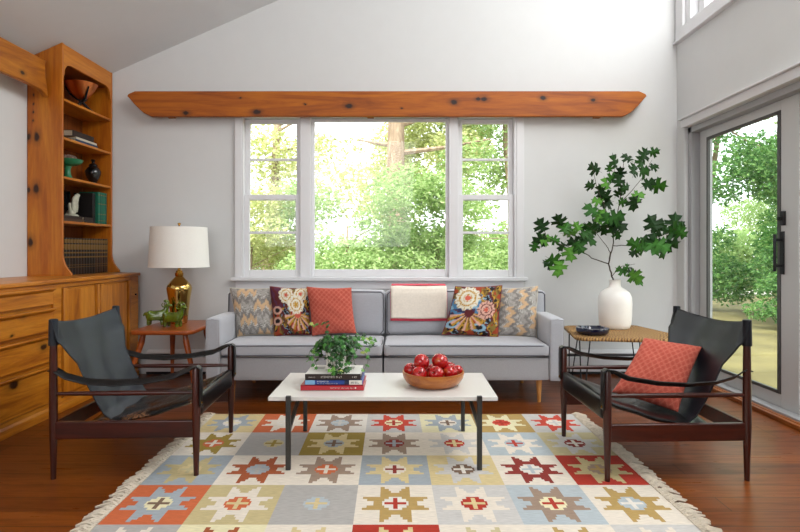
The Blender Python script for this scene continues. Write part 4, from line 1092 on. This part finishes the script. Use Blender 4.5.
ds = thing('glass_dish', 'round cobalt blue glass dish on the woven table beside the sofa', 'dish', (P(592.5, 0, 4.46).x, 4.46, ZR+.002))
MB().lathe([(.10, 0), (.112, .003), (.126, .018), (.130, .04), (.128, .052), (.118, .054), (.100, .052), (.092, .03), (.08, .016), (.0001, .014)], n=64).build('dish_body', BLUEGL, ds)
m = MB()
for i in range(4):
    a = pi/4+i*pi/2; m.cushion((cos(a)*.112, sin(a)*.112, .052), (.03, .03, .012), .005, cuts=2)
    m.build('rest', BLUEGL, ds); m = MB()

OAK = [(0, 0), (.06, .13), (.20, .06), (.36, .04), (.30, .18), (.17, .29), (.34, .30), (.60, .34), (.50, .44), (.54, .58), (.36, .54), (.19, .56), (.30, .70), (.38, .88), (.22, .82), (.12, .84), (0, 1.08)]
OAKL = OAK+[(-x*.97, y+.01) for x, y in OAK[-2:0:-1]]
om = N('oak_leaves'); at = om.n('Attribute', attribute_name='Col').outputs['Color']; om.p(color=at, rough=.5, spec=.22); OAKM = om.m
oc = [lin(c) for c in ('183a0e', '204a13', '2c5a1a', '12300c', '4a7a2c')]
ob = thing('oak_branch', 'leafy green oak branch standing in the white vase', 'branch', (vx, 4.80, ZR+.36))
tw = MB(); lf = MB(); rnd = random.Random(77)
VY = 4.80
def W(px, py, dy=0): return P(px, py, VY+dy)
def twig(pts, r0, r1):
    n = len(pts); q = []
    for i in range(n-1):
        for k_ in range(4): q.append(pts[i].lerp(pts[i+1], k_/4)+Vector((rnd.uniform(-1, 1), rnd.uniform(-1, 1), rnd.uniform(-1, 1)))*.003)
    q.append(pts[-1]); tw.tube(q, [r0+(r1-r0)*i/(len(q)-1) for i in range(len(q))], 7)
base = Vector((vx+.005, VY, ZR+.345))
j1 = W(608.5, 264, .0); j2 = W(613, 246, .02); j3 = W(619.5, 203, .03)
twig([base, W(612, 276), j1], .0075, .006); twig([j1, j2, W(614, 232, .03), j3, W(621, 180, .02), W(624, 160, 0)], .006, .002)
twig([j1, W(592, 258, -.06), W(580, 250, -.1), W(560, 244, -.14), W(543, 236, -.16)], .005, .0015)
twig([j1, W(610, 252, -.06), W(606, 245, -.1), W(596, 232, -.15), W(584, 222, -.2)], .004, .0015)
twig([j2, W(630, 245, -.05), W(645, 242, -.1), W(662, 236, -.12), W(675, 228, -.14)], .004, .0015)
twig([W(614, 232, .03), W(606, 210, -.05), W(596, 185, -.1), W(592, 165, -.12)], .004, .0015)
twig([W(619, 205, .03), W(632, 190, .05), W(645, 175, .05), W(652, 160, .05)], .0035, .0012)
twig([W(612, 276), W(622, 266, -.08), W(635, 264, -.12)], .003, .0012)
def oakleaf(tip0, ang, s, dy, tilt, spin, colr):
    base_ = tip0; d = Vector((cos(ang), 0, sin(ang)))
    n_ = Vector((rnd.gauss(0, .12), -1, rnd.gauss(0, .12)))
    d = (Matrix.Rotation(tilt, 3, Vector((-sin(ang), 0, cos(ang)))) @ d)
    e_ = d.cross(n_).normalized(); n_ = e_.cross(d).normalized()
    e_ = (Matrix.Rotation(spin, 3, d) @ e_); n_ = e_.cross(d)
    fold = rnd.uniform(.08, .35); curl = rnd.uniform(-.1, .35)
    f = lambda x, y: base_+e_*x*s+d*(y-.5)*s-n_*(abs(x)*fold+curl*(y-.4)**2+.04*sin(x*12))*s
    rib = [f(0, y) for y in (0.1, .3, .5, .72, .9)]
    pts = [f(x, y) for x, y in OAKL]; N_ = len(pts)
    fs = []
    ribi = lambda y: N_+min(range(5), key=lambda i: abs((.1, .3, .5, .72, .9)[i]-y))
    for i in range(N_):
        j = (i+1) % N_; a, b_ = ribi(OAKL[i][1]), ribi(OAKL[j][1])
        fs.append((i, j, b_)); 
        if a != b_: fs.append((i, b_, a))
    lf.add(pts+rib, fs)
    v_ = rnd.uniform(.85, 1.2); lf.col += [tuple(c*v_ for c in colr)]*N_+[tuple(c*v_*1.5 for c in colr)]*5
    lf2 = f(0, -.0); tw.tube([f(0, 0.02), f(0, -.16)], .0012, 5)
k525 = 170/624
CL = [(440, 35, 60, 25), (475, 25, 20, 18), (330, 60, 100, 24), (375, 45, 130, 17), (255, 85, 150, 25), (400, 90, 70, 26), (440, 95, 10, 27), (490, 150, -5, 27), (455, 140, 30, 20), (475, 78, 20, 15),
      (400, 215, -80, 25), (415, 185, 10, 22), (345, 130, 90, 22), (300, 140, 110, 22), (240, 150, 170, 20), (290, 190, 150, 22), (345, 175, 60, 18), (320, 120, 40, 20), (280, 165, 120, 20), (370, 160, 30, 20), (300, 215, 200, 20),
      (245, 235, 130, 28), (275, 260, 60, 24), (335, 265, 20, 27), (345, 295, -30, 24), (320, 300, -80, 22), (300, 270, 100, 24), (340, 330, -60, 17), (290, 310, -60, 22), (255, 300, 180, 24),
      (235, 310, 140, 24), (215, 345, -90, 22), (240, 345, -50, 24), (190, 300, 110, 18), (150, 300, 60, 26), (125, 280, 120, 24), (165, 325, 0, 24), (200, 375, -60, 24), (165, 400, -80, 22), (180, 360, 160, 22),
      (60, 295, 120, 26), (55, 350, 200, 28), (75, 345, 20, 20), (35, 375, -100, 15), (135, 375, -120, 15), (110, 350, -20, 16), (110, 430, -30, 27), (125, 455, -90, 26), (85, 435, 170, 22), (225, 325, 30, 20),
      (470, 285, 110, 26), (490, 305, 20, 22), (550, 280, 80, 27), (555, 310, 20, 27), (575, 325, -30, 22), (535, 315, 160, 24), (480, 350, 100, 25), (450, 355, 140, 22), (430, 380, 190, 26), (400, 365, 150, 22), (500, 370, -30, 30), (510, 390, -80, 28), (535, 365, 10, 30), (470, 375, -60, 26), (400, 395, 200, 18), (440, 350, 60, 16),
      (355, 460, 150, 20), (375, 450, 80, 15), (405, 485, -40, 25), (420, 490, -70, 22), (395, 470, 170, 20), (265, 205, 160, 17), (360, 210, 10, 15), (310, 85, 100, 14), (425, 60, 90, 22), (350, 100, 100, 20)]
for cx_, cy_, a, s_ in CL:
    px, py = 525+cx_*k525, 145+cy_*k525
    near = -.02 if 250 < cx_ < 360 else -.1
    p_ = W(px, py, near+rnd.uniform(-.08, .06))
    a = R(a)
    oakleaf(p_, a, s_*k525*VY/FPX*rnd.uniform(2.1, 2.65), 0, rnd.uniform(-.5, .5), rnd.uniform(-.6, .6), rnd.choice(oc))
tw.build('twigs', plain('twig_bark', '3a2e24', .8), ob, world=True); lf.build('foliage', OAKM, ob, world=True, smooth=False)
